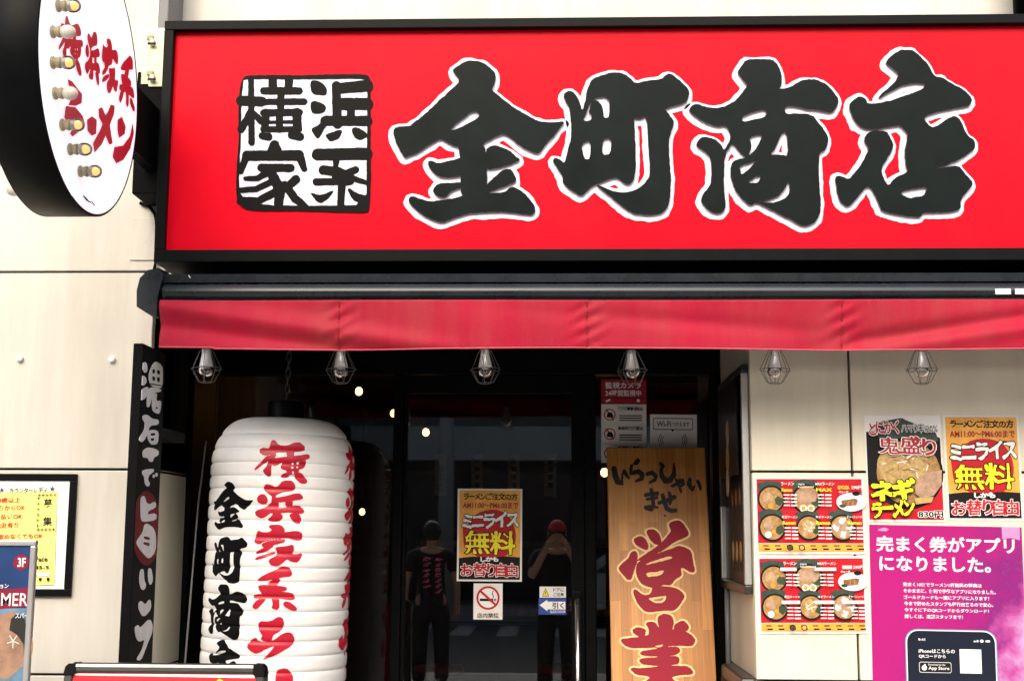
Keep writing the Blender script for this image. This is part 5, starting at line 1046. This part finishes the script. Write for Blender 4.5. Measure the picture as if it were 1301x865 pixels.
def stool():
    t = empty('stool', 'x', 'stool', group='counter stools inside the shop'); mb = MB(); mb.lathe([(.0001,.72),(.15,.72),(.165,.70),(.165,.67),(.15,.655),(.0001,.655)], 'dred', 28); mb.build('seat', t)
    mb = MB(); mb.lathe([(.025,.655),(.025,.03),(.17,.022),(.18,.006),(.0001,.006)], 'steel', 24); mb.build('pedestal', t); return t
s0 = stool(); s0.location = (-.75, 8.6, 0); s0['label'] = 'red topped stool at the counter inside the shop, left of the door poster'
dup(s0, (.05, 8.6, 0), 0, 'red topped stool at the counter inside the shop, straight behind the sliding door'); dup(s0, (.85, 8.6, 0), 0, 'red topped stool at the counter inside the shop, behind the wooden board')
mb = MB(); mb.bevbox((-1.2, 11.36, 1.45), (2.6, 11.395, 1.50), 'wood', .004); sh_ = mb.build('wall_shelf'); tag(sh_, 'wooden shelf on the back wall inside the shop', 'shelf')
def tagp():
    mb = MB(); mb.bevbox((-.05, 0, -.36), (.05, .012, 0), 'paper', .002); o = mb.build('menu_tag'); mb = MB()
    for k in range(4): mb.box((-.022, -.0015, -.08-k*.07), (.022, -.0005, -.035-k*.07), 'pblk')
    mb.build('tag_marks', o); return o
o0 = tagp(); tag(o0, 'x', 'menu tag', 'menu tags on the back wall inside the shop')
for k in range(9):
    o = o0 if k == 0 else o0.copy()
    if k: scn.collection.objects.link(o); q = o0.children[0].copy(); scn.collection.objects.link(q); q.parent = o
    o.location = (-1.0+k*.32, 11.38, 2.25); o['label'] = 'white paper menu tag hanging in a row on the back wall inside the shop'
ct = empty('counter', 'dark wooden counter inside the shop behind the door glass', 'counter', (1.2, 9.2, 0))
mb = MB(); mb.bevbox((-1.6, 0, 0), (1.7, .5, 1.0), 'brown', .01); mb.build('base', ct); mb = MB(); mb.bevbox((-1.65, -.06, 1.001), (1.75, .55, 1.05), 'wood', .006); mb.build('top', ct)
# ---------------------------------------------------------------- people in the street, reflected in the door
def skin_mesh(name, chains, m, parent, sub=2):
    V = []; E = []; Rr = []; key = {}
    def vid(p, r):
        k = tuple(round(c, 4) for c in p)
        if k not in key: key[k] = len(V); V.append(p); Rr.append(r)
        return key[k]
    for ch in chains:
        ids = [vid(p, r) for p, r in ch]; E += [(a, b) for a, b in zip(ids[:-1], ids[1:])]
    me = bpy.data.meshes.new(name); me.from_pydata(V, E, []); o = bpy.data.objects.new(name, me); scn.collection.objects.link(o)
    o.modifiers.new('skin', 'SKIN')
    for i, r in enumerate(Rr):
        r = r if isinstance(r, tuple) else (r, r); me.skin_vertices[0].data[i].radius = r
    me.skin_vertices[0].data[0].use_root = True; o.modifiers['skin'].use_smooth_shade = True
    sm = o.modifiers.new('smooth', 'SUBSURF'); sm.levels = sub; sm.render_levels = sub
    me.materials.append(m); o.parent = parent; return o
def person(loc, rz, pose, label, hat, script):
    t = empty('person', label, 'person', loc, (0, 0, rz))
    # local: faces +Y, left hand side is -X ; height about 1.68
    hips, chest, neck = (0,0,.92), (0,-.005,1.25), (0,.005,1.43)
    CH = [[(hips, (.15,.10)), ((0,0,1.07), (.125,.09)), (chest, (.145,.10)), ((0,0,1.36), (.12,.08)), (neck, (.05,.05)), ((0,.02,1.50), (.055,.06)), ((0,.03,1.575), (.075,.092)), ((0,.02,1.635), (.062,.075))]]
    hands = []
    for s in (-1, 1):
        CH.append([(hips, (.15,.10)), ((s*.095,0,.84), .088), ((s*.10,.01,.47), .058), ((s*.105,-.015,.26), .055), ((s*.105,-.02,.09), .036), ((s*.11,.05,.04), .036), ((s*.115,.14,.03), .026)])
        if pose == 'phone': sh, el, wr, kn = (s*.185,0,1.37), (s*.235,.12,1.17), (s*.085,.29,1.46), (s*.055,.30,1.53)
        else: sh, el, wr, kn = (s*.185,0,1.36), (s*.25,-.03,1.09), (s*.26,.06,.86), (s*.255,.08,.79)
        CH.append([((0,0,1.36), (.12,.08)), (sh, .058), (el, .042), (wr, .029), (kn, (.036,.02))])
        K = Vector(kn); d = (K-Vector(wr)).normalized()
        for f in range(4):
            off = Vector((-s*.0 + (f-1.5)*.017 if pose != 'phone' else 0, (f-1.5)*.004, 0)) if pose != 'phone' else Vector((0, .012, (f-1.5)*.018))
            L = (.062,.074,.070,.055)[f]; b0 = K+off; dirn = d if pose != 'phone' else Vector((-s*.8, .35, .1)).normalized(); crl = Vector((0,.02,0)) if pose != 'phone' else Vector((-s*.004,-.012,0))
            CH.append([(kn, (.036,.02)), (tuple(b0+dirn*.02), .0095), (tuple(b0+dirn*(.02+L*.5)+crl*.3), .0085), (tuple(b0+dirn*(.02+L)+crl), .007)])
        th = Vector((-s*.03, .01, 0)) if pose != 'phone' else Vector((-s*.012, -.02, -.02))
        CH.append([(wr, .029), (tuple(Vector(wr)*.6+K*.4+th*.7), .012), (tuple(K+th*1.5), .010), (tuple(K+th*1.9+d*.02), .008)])
    body = skin_mesh('body', CH, M['skin'], t)
    sh = [[((0,0,.80), (.172,.125)), ((0,0,.92), (.168,.12)), ((0,0,1.05), (.15,.108)), (chest, (.165,.115)), ((0,0,1.365), (.135,.092)), ((0,.004,1.425), (.066,.062))]]
    tr_ = [[((0,0,1.02), (.140,.10)), ((0,0,.90), (.165,.112))]]
    for s in (-1, 1):
        if pose == 'phone': a, e = (s*.19,0,1.37), (s*.222,.085,1.23)
        else: a, e = (s*.19,0,1.36), (s*.235,-.02,1.17)
        sh.append([((0,0,1.365), (.135,.092)), (a, .075), (e, .068)])
        tr_.append([((0,0,.90), (.165,.112)), ((s*.10,0,.80), .105), ((s*.108,.005,.47), .083), ((s*.112,-.015,.12), .075)])
        mb = MB(); mb.ball((s*.115,.06,.04), .05, 'paper' if pose == 'phone' else 'blackmat', 14, (.85,2.3,.8)); mb.build('shoe', t)
    shirt = skin_mesh('shirt', sh, M['cloth'], t); skin_mesh('trousers', tr_, M['cloth'], t)
    mb = MB(); mb.ball((0,.005,1.612), .098, 'cap' if hat else 'hair', 20, (.86,1.06,.92)); mb.build('cap' if hat else 'hair', t) if False else None
    hm = MB(); n = 20; prof = [(.100*math.cos(a), .098*math.sin(a)) for a in [R(90)*i/8 for i in range(9)]]
    hm.lathe([(max(r, 1e-4), z) for r, z in prof], 'cap' if hat else 'hair', n); hm.v = [(x*.84, y*1.06+.015, z+1.60) for x, y, z in hm.v]
    if hat:
        hm.add([(x*.07, .10+y, 1.605-.012*abs(x)) for x in (-1,-.5,0,.5,1) for y in (0, .075-.03*x*x)], [(0,2,3,1),(2,4,5,3),(4,6,7,5),(6,8,9,7)], 'cap')
    else:
        hm.lathe([(.099, 1.60), (.092, 1.52), (.06, 1.50)], 'hair', n); hm.v = [(x*(.86 if z < 1.6 and i >= len(prof)*n else 1), (min(y, .02) if z < 1.6 and i >= len(prof)*n else y), z) for i, (x, y, z) in enumerate(hm.v)]
    hm.build('cap' if hat else 'hair', t)
    for s in (-1, 1):
        mb = MB(); mb.ball((s*.031,.112,1.583), .011, 'pwht', 10, (1.2,.6,.7)); mb.ball((s*.031,.118,1.583), .006, 'pblk', 8, (1,.6,1)); mb.build('eye', t)
        mb = MB(); mb.ball((s*.082,.02,1.57), .022, 'skin', 10, (.4,.8,1.3)); mb.build('ear', t)
    mb = MB(); mb.ball((0,.122,1.553), .016, 'skin', 10, (.8,.9,1.3)); mb.build('nose', t)
    mb = MB(); mb.ball((0,.110,1.520), .02, 'dred', 10, (1.1,.35,.32)); mb.build('mouth', t)
    if script:
        mb = MB()
        for cx, n_, sc in ((-.06, 7, 1.5), (.055, 6, 1.8)):
            for k in range(n_):
                z = 1.32-k*.052; st_ = dict(strokes=[[(cx-.018*sc+random.uniform(-.01,.01), z+random.uniform(-.01,.02), .017), (cx+random.uniform(-.02,.02), z+random.uniform(-.01,.01), .020), (cx+.018*sc, z-.018, .008)], [(cx-.01, z-.02, .010), (cx+.016, z-.012, .012)]])
                solid(mb, contour(field(st_, .0025, .01), 0, .0008), lambda x, z_: (x, -(.132-.9*x*x), z_), 'pink')
        mb.build('shirt_print', t)
    return t
person((.02, -.40, 0), 0, 'phone', 'person in black clothes and red cap taking a photo, reflected in the glass door', True, False)
mb = MB(); mb.bevbox((-.055, -.085, CAMZ-.036), (.095, -.077, CAMZ+.038), 'black', .003); mb.bevbox((-.05, -.0765, CAMZ+.0), (-.02, -.074, CAMZ+.03), 'dalu', .0012); tag(mb.build('phone'), 'black phone held up by the person in the red cap', 'phone')
person((-1.22, -1.2, 0), R(172), 'stand', 'person in black shirt with pink print on the back, reflected left of the door poster', False, True)
if _tobj is not None:
    cu_ = _tobj.data; bpy.data.objects.remove(_tobj); bpy.data.curves.remove(cu_)
